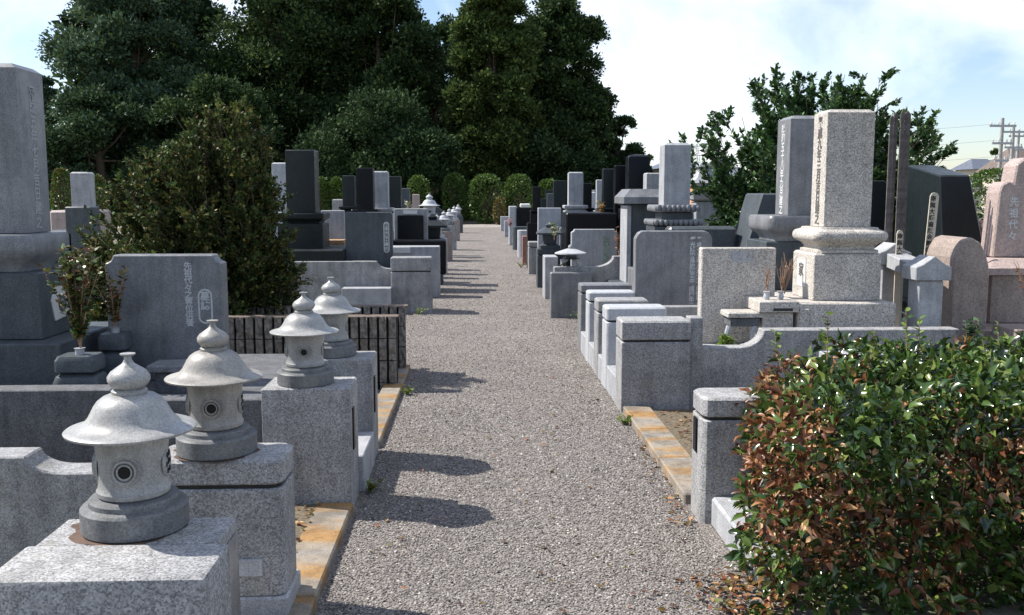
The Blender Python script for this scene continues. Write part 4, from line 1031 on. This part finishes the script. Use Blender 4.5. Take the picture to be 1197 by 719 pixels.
xs = at(708, 275, 13.3)[0]; box('stained_strip', xs - .03, xs + .05, 13.296, 13.299, .60, 1.02, 'lichen_strip', t, 0) if 'lichen_strip' in M else None
branchy('dead_shrub', at(727, 300, 13.0)[0], 13.0, .55, 'reddish brown dead bush between the pale tablet and the roofed monument', 'bush', 22, 10, .05, ['leaf_brown'], [1.0], .62, .16)

# path-side pillars on the right
def rpillar(Y, zt, mat, label, w=.42, d=.35, x=1.03, cap=True, rnd=.015):
    return gate_pillar(x, x + w, Y, Y + d, zt, mat, label, capz=zt - .1 if cap else None, r=rnd, group='far pillars right of the path')
rpillar(14.4, .66, 'grey_pale', 'pale plain stone block between the hatted lantern wall and the dark lantern', .2, .5, cap=False)
rpillar(16.2, .68, 'slate', 'dark pillar carrying the small dark square lantern right of the path', .42)
rpillar(19.0, .66, 'grey', 'grey pillar just beyond the small dark square lantern', .36)
rpillar(21.6, .66, 'red', 'reddish brown stone pillar right of the path', .45, cap=False)
rpillar(24.2, .70, 'light', 'pale round topped stone next to the reddish brown pillar', .35, cap=False, rnd=.12)
rpillar(27.5, .68, 'slate', 'dark grey round cornered stone beyond the pale round topped one', .45, cap=False, rnd=.12)
rpillar(31.0, .62, 'light', 'white low stone at the path edge beyond the dark round cornered one', .5, cap=False)
rpillar(36.0, .62, 'grey_pale', 'pale grey far pillar near the path end, before the white low wall', .6, cap=False)
rpillar(42.0, .65, 'light', 'last white pillar at the right end of the path', .6, cap=False)
props(box('low_wall', 1.5, 4.6, 34.5, 34.8, 0, .72, 'light', None, .01), 'long white low wall near the far end of the path on the right', 'low wall')
props(box('low_wall', 1.7, 5.5, 43.5, 43.8, 0, .8, 'light', None, .01), 'farthest white low wall before the round clipped bushes on the right', 'low wall')
def square_lantern(x, y, z0, s, mat, label):
    global e, xc
    e = thing('stone_lantern', x, y, z0, label, 'lantern', 'stone lanterns'); k = s
    sq(e, 'lantern_base', [(.17 * k, z0), (.17 * k, z0 + .05 * k), (.10 * k, z0 + .08 * k)], mat, .01, y, x)
    sq(e, 'fire_box', [(.11 * k, z0 + .08 * k), (.12 * k, z0 + .24 * k)], mat, .01, y, x)
    sq(e, 'lantern_roof', [(.22 * k, z0 + .24 * k), (.22 * k, z0 + .27 * k), (.12 * k, z0 + .34 * k), (.06 * k, z0 + .36 * k)], mat, .01, y, x)
    sq(e, 'lantern_finial', [(.06 * k, z0 + .36 * k), (.07 * k, z0 + .40 * k), (.02 * k, z0 + .45 * k)], mat, .01, y, x)
square_lantern(1.25, 16.38, .682, 1.0, 'slate', 'small dark square stone lantern on the dark pillar right of the path')

G = fgrave
# right, standing stones
G(673.5, 17, 201, 240, 17.2, 'grey_pale', 'pale grey column on a white slab, tallest of the left cluster beyond the hatted lantern')
G(654.5, 14, 211, 243, 22.5, 'green', 'dark green column left of the pale column on a white slab', 'flat')
G(627.5, 9.5, 218, 246, 20.5, 'black', 'slim black column nearest the path on the right', 'flat')
G(686.5, 11, 214, 243, 18.5, 'black', 'narrow black column just right of the pale column on a white slab', 'flat')
G(702, 9, 210, 243, 20.5, 'grey_pale', 'narrow pale column between two dark ones right of the path', 'column')
G(713, 15, 197, 243, 17, 'green', 'tall dark green column left of the pair of black columns', 'flat')
G(727.5, 16, 193, 252, 16.2, 'black', 'tall black column behind the roofed monument, left of the round topped one', 'flat')
G(747.5, 25, 180, 235, 15.2, 'black', 'black round topped column, widest black one behind the roofed monument', 'round')
ptablet(629, 656, 243, 290, 17.2, .15, 'light', 'pale upright slab behind the small dark square lantern', 'square', z0=.2)
e = pbox('black_plinth', 662, 722, 249, 300, 15.2, .9, 'black', 'long polished black plinth under the dark columns right of the path', 'plinth', .02, 0)
ptablet(604, 626, 243, 275, 30, .2, 'black', 'black tablet in a white surround far along on the right', 'square', z0=.3)
pbox('tablet_surround', 595, 604, 241, 275, 30.1, .4, 'light', 'white stone surround beside the far black tablet', 'stone block', .02, 0)
pbox('flower_offering', 608, 620, 238, 243, 30.0, .3, 'white', 'white cut stone on top of the far black tablet', 'stone block', .03)
G(643, 7, 226, 246, 26, 'slate', 'small slate column just left of the dark green column on the right', 'flat')
G(636, 7, 232, 250, 34, 'green', 'tiny dark green column above the far white walls on the right', 'flat')
G(692, 8, 222, 246, 27, 'grey', 'small grey column in the gap between black and narrow pale columns', 'flat')
G(838, 22, 212, 240, 19, 'slate', 'slate column half hidden by the left edge of the leafy shrub', 'flat')
# left, standing stones
fgrave(326, 17, 190, 248, 16, 'light', 'white column partly hidden by the dark green column near the shrub')
e = fgrave(350, 33, 175, 249, 13.4, 'green', 'broad dark green column on a dark lotus slab left of the path', 'flat', blk=1.15)
pbox('plinth', 328, 402, 292, 306, 13.0, 1.4, 'green', 'dark low plinth in front of the broad dark green column', 'plinth', .02, 0)
ptablet(403, 458, 248, 308, 13.2, .14, 'slate', 'dark blue green tablet with a framed white column of characters', 'chamfer', .03, .5)
t = bpy.data.objects['epitaph_tablet.%03d' % (len([o for o in bpy.data.objects if o.name.startswith('epitaph_tablet')]) - 1)]
bm = bmesh.new(); xs = at(451.5, 260, 13.2)[0]; pill(bm, xs - .04, xs + .04, .80, 1.23, 13.198, .012); mk('engraved_frame', bm, 'engrave', t)
write('engraving', '釈浄光信士霊位', xs, 13.198, 1.21, .055, 'engrave', t)
G(407, 14, 205, 241, 19.5, 'green', 'short dark green column left of the black one on the left side', 'flat')
G(426, 19, 196, 245, 17.6, 'black', 'slim glossy black column left of the pale grey one', 'flat')
G(444.5, 17, 200, 243, 18.4, 'grey_pale', 'pale grey column on a white slab beside the slim black column')
G(460, 16, 206, 243, 20.4, 'green', 'dark green column right of the pale grey one on the left side', 'flat')
G(473, 11, 220, 243, 23, 'slate', 'low slate column at the right end of the left cluster', 'flat')
G(92, 20, 201, 246, 17, 'grey_pale', 'pale blue grey column seen between the large monument and the shrub')
pbox('pink_plinth', 57, 106, 246, 275, 14.5, .8, 'pink', 'wide pinkish plinth with white top right of the large left monument', 'plinth', .03, .3)
e = pbox('small_roof_stone', 46, 86, 270, 282, 12.5, .5, 'slate', 'small dark stone below the pinkish plinth by the large left monument', 'stone block', .04, .3)
G(392, 12, 246, 262, 15.5, 'light', 'short white stone behind the tablet with the framed characters', 'flat', None, wide=1.5)
ptablet(375, 402, 246, 290, 14.6, .12, 'grey_pale', 'light grey slab between the broad dark green column and the dark tablet', 'square', z0=.4)
props(box('wooden_rack', at(380, 280, 14.2)[0], at(402, 280, 14.2)[0], 14.2, 14.5, .62, .93, 'wood_rack'), 'orange brown wooden rack beside the broad dark green column', 'rack') if 'wood_rack' in M else None
ptablet(494, 520, 241, 268, 25, .2, 'slate', 'dark arched slab far along the left side below a white lantern', 'round', .35, .3)
G(486, 8, 227, 246, 28, 'pink', 'tiny pinkish column beyond the low slate column on the left', 'flat')
# black glossy tablet in a grey frame
e = thing('framed_tablet', at(480, 270, 16)[0], 16.2, .2, 'polished black tablet inside a grey stone frame left of the path', 'tablet')
x0, z1 = at(460, 244, 16); x1, _ = at(499, 244, 16)
tier(e, 'stone_frame', x0, x1, 16.02, 16.3, .4, z1, 'grey', 'block', .02); tier(e, 'black_face', x0 + .06, x1 - .06, 15.985, 16.018, .85, z1 - .11, 'black', 'block', .03)
bm = bmesh.new(); bx(bm, (x0 + x1) / 2 - .12, (x0 + x1) / 2 + .12, 16.005, 16.019, z1 - .09, z1 - .03, 0); mk('crest_panel', bm, 'white', e)
pbox('black_plinth', 455, 521, 281, 292, 15.5, .45, 'black', 'long black plinth in front of the framed black tablet', 'plinth', .02, .3)
# wall and pillars on the left beyond the ribbed block wall
xl0 = at(325, 305, 12.9)[0]
curved_wall([(xl0 - 3, .70), (at(440, 305, 12.9)[0], .70), ('c', at(456, 305, 12.9)[0], .60), (at(458, 305, 12.9)[0], .60)], 12.9, 13.05, 'grey', 'grey plot wall dipping at its right end, behind the ribbed block wall')
props(box('wall_footing', at(398, 340, 12.5)[0], at(456, 340, 12.5)[0], 12.6, 12.89, 0, .36, 'grey_pale'), 'pale low block before the dipping wall beside the capped pillar', 'stone block')
gate_pillar(at(457, 310, 12.8)[0], -.625, 12.75, 13.0, .765, 'grey', 'grey capped pillar beyond the ribbed block wall, left of the path', capz=.58, group='far pillars left of the path')
p = gate_pillar(at(457, 310, 14.9)[0], -.60, 14.75, 15.1, .80, 'grey_pale', 'wide pale pillar with a white plate beyond the grey capped one', group='far pillars left of the path')
xq = at(460, 295, 14.75)[0]; box('name_plate', xq, xq + .26, 14.738, 14.749, .70, .79, 'white', p, .002)
def lpillar(Y, zt, mat, label, w=.35, d=.35): return gate_pillar(-.62 - w, -.62, Y, Y + d, zt, mat, label, r=.02, group='far pillars left of the path')
lpillar(16.8, .75, 'slate', 'dark pillar under the dark square lantern left of the path', .40)
square_lantern(-.80, 16.95, .752, 1.15, 'green', 'dark square stone lantern behind the framed black tablet')
for Y, mat, m2, l1, l2, zt in ((19.0, 'light', 'grey_pale', 'pale pillar just past the dark square lantern on the left', 'white round lantern next to the dark square one on the left', .72),
                            (23.0, 'light', 'brown', 'brownish pillar below the second white far lantern', 'second white far lantern left of the path', .72), (27.5, 'light', 'grey', 'grey pillar below the third white far lantern', 'third white far lantern left of the path, smaller', .72),
                            (33.0, 'light', 'brown', 'brown pillar below the fourth white far lantern', 'fourth white far lantern near the left path end', .72), (40.0, 'light', 'slate', 'dark pillar below the farthest white lantern', 'farthest white lantern at the left end of the path', .72)):
    lpillar(Y, zt, m2, l1, .42); lantern(-.82, Y + .18, zt + .0015, 1.0, l2, mat if Y in (19.0, 33.0) else 'grey_pale', 'far lanterns left of the path')
lantern(at(502, 240, 24.5)[0], 24.5, .9, 1.5, 'white lantern with pointed top above the dark arched slab', 'light', 'far lanterns left of the path')

# rows of gravestones behind, seen in the gaps and from a step aside
kinds = [('slate', 'flat', 'blue grey'), ('grey_pale', 'column', 'pale grey'), ('green', 'flat', 'dark green'), ('grey', 'column', 'speckled grey'), ('black', 'flat', 'black'), ('light', 'column', 'white grey')]
def xgrave(x, Y, w, zt, mat, kind, label):
    e = thing('gravestone', x, Y + w / 2, 0, label, 'gravestone', 'gravestones in the rows behind')
    tier(e, 'column', x - w / 2, x + w / 2, Y, Y + w, zt * .55, zt, mat, kind)
    tier(e, 'pedestal', x - w * .8, x + w * .8, Y - w * .25, Y + w * 1.25, zt * .28, zt * .55 - .002, mat)
    tier(e, 'foundation', x - w * 1.3, x + w * 1.3, Y - w * .7, Y + w * 1.7, 0, zt * .28 - .002, mat)
rows = [(-5.2, 12.5), (-6.3, 20.5), (-4.6, 24.5), (-3.2, 29.5), (-5.0, 34), (-2.8, 38), (-7.5, 29), (-9.5, 17.5), (-10, 38), (-4.4, 42), (3.0, 25.5), (4.9, 24), (3.6, 31.5), (6.2, 21), (5.5, 37), (3.0, 39.5), (8.2, 19), (8.0, 30.5), (11, 27), (7.2, 42), (12.5, 38), (9.5, 15.5), (14, 22)]
for i, (x, Y) in enumerate(rows):
    mat, kind, cn = kinds[(i * 5 + i // 3) % 6]
    u = 558 + 1100 * x / Y
    side = 'left' if x < 0 else 'right'
    near = ['standing beyond', 'partly hidden behind', 'rising behind', 'in the back rows beyond'][i % 4]
    ref = {'left': ['the tall dark shrub', 'the slim black column', 'the dark arched slab', 'the pinkish plinth'], 'right': ['the leafy shrub', 'the black round topped column', 'the far white walls', 'the pink gravestone']}[side][i % 4 if i < 10 else (i - 10) % 4]
    xgrave(x, Y, .32 + .05 * (i % 3), 1.45 + .12 * (i % 4), mat, kind, '%s gravestone %s %s, %d metres off, %s' % (cn, near.replace('partly hidden behind', 'hidden behind').replace('in the back rows beyond', 'far beyond'), ref, int(Y), side))
# ------------------------------------------------------------------ clipped bushes
def clipped(u, w, v0, Y, label, mats=('leaf_hedge', 'leaf_mid'), frac=(.7, .3), kind='dome', n=2600, size=.17, zb=.1, v1=None):
    x, zt = at(u, v0, Y); hw = w / 2 / F_PX * Y; h = zt - zb
    e = thing('clipped_bush', x, Y, 0, label, 'bush', 'clipped bushes'); d = unit(n)
    P = np.stack([d[:, 0] * hw, d[:, 1] * hw * .9, d[:, 2] * h / 2], 1)
    p = 2.8; nn = (np.abs(d[:, 0]) ** p + np.abs(d[:, 1]) ** p + np.abs(d[:, 2]) ** p) ** (1 / p)
    P = P / nn[:, None] * (1 - .07 * rng.random(n))[:, None] + [x, Y, zb + h / 2]
    scatter('crown', LEAF4, P, frames(d + rng.normal(0, .6, (n, 3)), .6), size * rng.uniform(.6, 1.2, n), list(mats), rng.choice(len(mats), n, p=list(frac)), e)
    bm = bmesh.new(); tube(bm, [(x, Y, 0), (x, Y, zb + h * .6)], .06, .03, 6)
    for k in range(10):
        a = random.uniform(0, 6.28); tube(bm, [(x, Y, zb + h * random.uniform(.1, .4)), (x + hw * .7 * math.cos(a), Y + hw * .6 * math.sin(a), zb + h * random.uniform(.4, .85))], .03, .01, 5)
    mk('trunk', bm, 'bark', e)
clipped(568, 38, 205, 53, 'largest egg shaped clipped bush left of centre at the path end')
clipped(531, 26, 204, 54, 'tall clipped bush leftmost of the group at the path end')
clipped(606, 31, 205, 54, 'clipped round bush just right of the path end')
clipped(545, 40, 193, 60, 'lighter green clipped bush peeking over the tall ones at the path end', ('leaf_lime', 'leaf_hedge'), (.3, .7))
clipped(641, 25, 211, 56, 'small clipped bush behind the dark green column right of the path')
clipped(375, 18, 209, 50, 'narrow clipped bush right of the broad dark green column')
clipped(393, 14, 209, 50, 'narrow clipped bush left of the short dark green column')
clipped(489, 25, 207, 52, 'clipped bush above the low slate column on the left')
clipped(584, 12, 232, 51, 'small rust coloured low bush at the path end', ('leaf_rust', 'leaf_yellow'), (.6, .4), n=500)
clipped(71, 20, 198, 24, 'rust tinged clipped bush left of the pale blue grey column', ('leaf_rust', 'leaf_hedge'), (.35, .65), size=.09)
clipped(112, 22, 206, 24, 'rusty green clipped bush right of the pale blue grey column', ('leaf_rust', 'leaf_hedge'), (.3, .7), size=.09)
clipped(1166, 66, 199, 36, 'wide clipped hedge bush below the utility poles at the right', n=4200, size=.14)
clipped(1230, 80, 199, 36, 'clipped hedge bush beyond the right frame edge', n=3000, size=.14)

# ------------------------------------------------------------------ tall trees behind
def tree(u, w, v0, Y, label, mats, frac, n=26000, size=.42, lobes=46, zb=1.0, seed=0, squash=1.0, tipk=.5, v_bot=None):
    lr = np.random.default_rng(seed)
    x, zt = at(u, v0, Y); hw = w / 2 / F_PX * Y; h = zt - zb; cz = zb + h / 2
    e = thing('tall_tree', x, Y, 0, label, 'tree', 'tall trees behind the cemetery')
    C = []; r = []
    while len(C) < lobes:
        p = lr.uniform(-1, 1, 3)
        if np.linalg.norm(p) < 1 and (np.linalg.norm(p) > .45 or lr.random() < .3):
            taper = 1 - .25 * max(0, p[2]); C.append((x + p[0] * hw * .84 * taper, Y + p[1] * hw * .7, cz + p[2] * h * .44)); r.append(lr.uniform(.15, .30) * hw)
    C = np.array(C); r = np.array(r)
    # each lobe carries leaf tufts: clusters give light and dark clumps
    n = int(n * 1.9); size *= .72; n = int(n * 1.35); size *= .92; nt = n // 26; li = lr.integers(0, lobes, nt); d = unit(nt); d[:, 2] = np.where(d[:, 2] < -.35, -d[:, 2] * .5, d[:, 2])
    T = C[li] + d * (r[li] * lr.uniform(.62, 1.12, nt))[:, None]
    k = 26; P = np.repeat(T, k, 0) + rng.normal(0, 1, (nt * k, 3)) * [.34, .34, .22] * (hw / 6.5); D = np.repeat(d, k, 0) + rng.normal(0, .65, (nt * k, 3)) + [0, 0, .25]
    P[:, 2] = np.maximum(P[:, 2], .3)
    scatter('crown', LEAF4, P, frames(D, .7), size * rng.uniform(.5, 1.25, len(P)), list(mats), rng.choice(len(mats), len(P), p=list(frac)), e)
    bm = bmesh.new(); tube(bm, [(x, Y, -.1), (x + .2, Y, h * .35), (x, Y + .1, h * .7), (x, Y, h * .8)], .36, .06, 9)
    for i in range(min(26, lobes)):
        z0 = random.uniform(.15, .7) * h; c = Vector(C[i]); b = Vector((x, Y, min(z0, c.z * .9)))
        tube(bm, [b, b.lerp(c, .5) + Vector((0, 0, -.2)), c], .08, .025, 6)
    mk('trunk', bm, 'bark', e)
    return e
tree(150, 176, -70, 62, 'broad blue green tree at the upper left with layered clumps', ('leaf_blue', 'leaf_mid'), (.85, .15), 52000, .40, 80, seed=1)
tree(210, 130, -45, 72, 'dark tree between the blue green one and the central dark trees', ('leaf_dark',), (1,), 26000, .45, seed=11)
tree(335, 220, -90, 66, 'largest dark evergreen tree left of centre, its top out of frame', ('leaf_dark', 'leaf_mid'), (.72, .28), 56000, .42, 80, seed=2)
tree(440, 150, -50, 64, 'dark tree whose top meets the sky gap near the centre', ('leaf_dark', 'leaf_mid'), (.85, .15), 34000, .42, 50, seed=3)
tree(578, 120, -30, 60, 'lighter yellowish green tree above the path end', ('leaf_mid', 'leaf_dark'), (.75, .25), 56000, .38, 95, seed=4)
tree(655, 130, -22, 64, 'tall dark tree forming the right edge of the wood', ('leaf_dark', 'leaf_mid'), (.82, .18), 50000, .40, 90, seed=5)
tree(505, 130, 4, 76, 'dark tree filling the gap behind the central trees', ('leaf_dark',), (1,), 22000, .48, seed=6)
tree(722, 66, 128, 66, 'low dark tree at the right foot of the wood', ('leaf_dark',), (1,), 14000, .34, 30, seed=7)
tree(757, 30, 176, 68, 'smallest round dark tree, rightmost of the wood', ('leaf_dark',), (1,), 6000, .32, 16, seed=8, zb=.4)
tree(44, 50, 75, 70, 'narrow blue green tree at the far left behind the large monument', ('leaf_blue',), (1,), 14000, .42, 30, seed=9)
tree(-240, 260, -40, 70, 'dark tree beyond the left frame edge', ('leaf_dark',), (1,), 24000, .5, seed=10)
tree(250, 150, 90, 56, 'low dark broadleaf undergrowth tree below the central dark trees', ('leaf_dark', 'leaf_mid'), (.85, .15), 20000, .36, 36, seed=12, zb=.3)
tree(440, 190, 120, 57, 'low spreading dark tree behind the slim black column', ('leaf_dark',), (1,), 22000, .36, 40, seed=13, zb=.3)
tree(620, 170, 120, 62, 'low dark tree behind the clipped bushes at the path end', ('leaf_dark',), (1,), 20000, .36, 36, seed=14, zb=.3)
tree(110, 160, 110, 57, 'low dark tree in the shade below the blue green one', ('leaf_dark', 'leaf_blue'), (.7, .3), 20000, .36, 36, seed=15, zb=.3)
tree(1168, 26, 166, 120, 'distant round green tree behind the utility poles', ('leaf_mid', 'leaf_dark'), (.7, .3), 4000, .6, 16, seed=16)
tree(1105, 36, 192, 130, 'low distant tree left of the blue roofed house', ('leaf_dark',), (1,), 3000, .6, 12, seed=17, zb=.3)

def undergrowth():
    n = 60000
    X = rng.uniform(-60, 17, n); Y = 61 + rng.random(n) * 4 + .8 * np.sin(X * .9); top = 2.0 + .5 * np.sin(X * .7) + .35 * np.sin(X * 2.3)
    P = np.stack([X, Y, rng.random(n) ** .8 * top], 1)
    o = scatter('undergrowth', LEAF4, P, frames(rng.normal(0, 1, (n, 3)) + [0, -.5, .3], .6), .30 * rng.uniform(.6, 1.3, n), ['leaf_dark', 'leaf_mid'], rng.choice(2, n, p=[.97, .03]))
    props(o, 'dark undergrowth filling the foot of the wood', 'undergrowth', None, 'stuff')
undergrowth()
def far_wood():
    n = 50000
    X = rng.uniform(-36, 14, n); Y = 84 + rng.random(n) * 5; top = 15 + 3 * np.sin(X * .31) + 1.5 * np.sin(X * .9) - np.maximum(0, X + 6) * .5
    P = np.stack([X, Y, .3 + rng.random(n) * top], 1)
    o = scatter('far_wood', LEAF4, P, frames(rng.normal(0, 1, (n, 3)) + [0, -.5, .3], .6), .85 * rng.uniform(.6, 1.3, n), ['leaf_dark'], None)
    props(o, 'dark wood continuing behind the tall trees', 'wood', None, 'stuff')
far_wood()

# ------------------------------------------------------------------ houses, poles, pylon
def house(u0, u1, v_eave, v_ridge, Y, dep, wall, roof, label, wins=3):
    x0, ze = at(u0, v_eave, Y); x1, _ = at(u1, v_eave, Y); _, zr = at(u0, v_ridge, Y)
    e = thing('house', (x0 + x1) / 2, Y, 0, label, 'house')
    w = box('wall', x0, x1, Y, Y + dep, 0, ze, wall, e, 0)
    bm = bmesh.new(); o = .5
    t = bmesh.new(); A = [t.verts.new(p) for p in ((x0 - o, Y - o, ze), (x1 + o, Y - o, ze), (x1 + o, Y + dep + o, ze), (x0 - o, Y + dep + o, ze), (x0 + .6, Y + dep / 2, zr), (x1 - .6, Y + dep / 2, zr))]
    for f in ((0, 1, 5, 4), (2, 3, 4, 5), (1, 2, 5), (3, 0, 4), (3, 2, 1, 0)): t.faces.new([A[i] for i in f])
    me = bpy.data.meshes.new('t'); t.to_mesh(me); t.free(); bm.from_mesh(me); bpy.data.meshes.remove(me)
    bmesh.ops.translate(bm, verts=bm.verts[:], vec=(0, 0, .01)); mk('roof', bm, roof, e)
    for i in range(wins):
        cx_ = x0 + (i + .5) * (x1 - x0) / wins; zc = ze - 1.3
        f = box('window', cx_ - .8, cx_ + .8, Y - .06, Y - .005, zc - .6, zc + .6, 'white', e, .01)
        box('pane', cx_ - .7, cx_ + .7, Y - .075, Y - .062, zc - .5, zc + .5, 'glass_dark', f, 0)
M['glass_dark'] = plain('window_glass', (0.03, 0.04, 0.05), .15)
M['roof_blue'] = plain('blue_grey_roof_tile', (0.09, 0.105, 0.14), .6, .2, 3)
M['roof_brown'] = plain('brown_roof_tile', (0.13, 0.10, 0.085), .7, .2, 3)
M['wall_cream'] = plain('cream_wall', (0.55, 0.50, 0.42), .8, .1, 2)
M['wall_orange'] = plain('orange_brick_wall', (0.50, 0.27, 0.17), .8, .3, 6)
house(1140, 1172, 198, 185, 95, 4, 'wall_cream', 'roof_blue', 'distant house with a blue grey roof right of the black green monument')
house(1188, 1290, 200, 172, 75, 5, 'wall_cream', 'roof_brown', 'brown roofed house behind the utility poles at the right edge')
house(776, 860, 197, 188, 80, 8, 'wall_cream', 'roof_blue', 'dark roofed distant house behind the four sided pale lantern')
house(836, 900, 206, 196, 46, 6, 'wall_orange', 'roof_blue', 'orange walled house glimpsed through the left side of the leafy shrub')
def pole(u, v0, Y, label, arms=3, r=.12):
    x, zt = at(u, v0, Y); e = thing('utility_pole', x, Y, 0, label, 'utility pole', 'utility poles')
    bm = bmesh.new(); tube(bm, [(x, Y, -.1), (x, Y, zt)], r * 1.15, r * .8, 10); mk('pole', bm, 'concrete', e, True)
    for k in range(arms):
        z_ = zt - .5 - .95 * k; f = box('crossarm', x - .8 + .2 * k, x + .7 - .15 * k, Y - .2, Y - .1, z_, z_ + .12, 'metal', e, 0)
        for q in (-.7, -.3, .3, .6):
            bm = bmesh.new(); lathe(bm, x + q * (1 - .2 * k), Y - .15, z_ + .121, [(.03, 0), (.05, .05), (.03, .08), (.05, .12), (.02, .17)], 8)
            mk('insulator', bm, 'white', f)
    bm = bmesh.new(); lathe(bm, x + .35, Y - .1, zt - 4.2, [(.24, 0), (.26, .05), (.26, .8), (.2, .9)], 12); mk('transformer', bm, 'metal', e, True)
    return x, zt
pa = pole(1172, 138, 52, 'leftmost and tallest utility pole at the right edge of the view')
pb = pole(1185, 146, 58, 'middle utility pole with cross arms near the right edge')
pc = pole(1191, 152, 66, 'right hand thinner utility pole beside the middle one')
e = thing('power_lines', pa[0], 52, 5, 'thin sagging power lines leaving the leftmost utility pole', 'power lines')
for k, dz in enumerate((-.3, -1.2, -2.1)):
    bm = bmesh.new(); tube(bm, [(pa[0] - 26 * q + 0, 51.8 + 12 * q, pa[1] + dz - 2.2 * math.sin(math.pi * q) * .5 + q * 1.5) for q in np.linspace(0, 1, 12)], .005, .005, 4); mk('wire', bm, 'joint', e)
x, zt = at(812, 168, 230)
e = thing('lattice_pylon', x, 230, 0, 'faint distant lattice pylon right of the petal tier column', 'pylon'); bm = bmesh.new()
W = lambda z_: 1.9 * (1 - z_ / zt) + .55
for sx in (-1, 1):
    for sy in (-1, 1): tube(bm, [(x + sx * W(0), 230 + sy * W(0), 0), (x + sx * W(zt), 230 + sy * W(zt), zt)], .09, .07, 4)
mk('legs_frame', bm, 'metal', e)
bm = bmesh.new(); zz0 = 0
for k in range(7):
    z2 = zt * (k + 1) / 7
    for sy in (-1, 1):
        tube(bm, [(x - W(zz0), 230 + sy * W(zz0), zz0), (x + W(z2), 230 + sy * W(z2), z2)], .05, .05, 4); tube(bm, [(x + W(zz0), 230 + sy * W(zz0), zz0), (x - W(z2), 230 + sy * W(z2), z2)], .05, .05, 4)
    zz0 = z2
mk('bracing', bm, 'metal', e)
bm = bmesh.new()
for k in range(3): tube(bm, [(x - 2.2, 230, zt - .6 - k * 2.2), (x + 2.2, 230, zt - .6 - k * 2.2)], .09, .09, 4)
mk('crossarm', bm, 'metal', e)

# small offerings and boards among the middle graves
for u, v, Y, m, lab in ((596, 262, 27, 'petal_pink', 'tiny pink bouquet at the dark round cornered stone right of the path'), (702, 246, 16.6, 'petal_orange', 'orange flowers in front of the narrow pale column right of the path'), (648, 272, 14.8, 'petal_white', 'small white bouquet by the pale upright slab right of the path'), (500, 262, 20.5, 'petal_pink', 'pinkish bouquet beyond the framed black tablet'), (391, 268, 14.9, 'petal_orange', 'orange flowers behind the wooden rack'), (478, 243, 21.5, 'petal_white', 'white flowers by the low slate column on the left')):
    fx, fz = at(u, v, Y)
    branchy('bouquet', fx, Y, fz - .12, lab, 'bouquet', 9, 10, .055, [m, 'leaf_hedge'], [.6, .4], .30, .11)
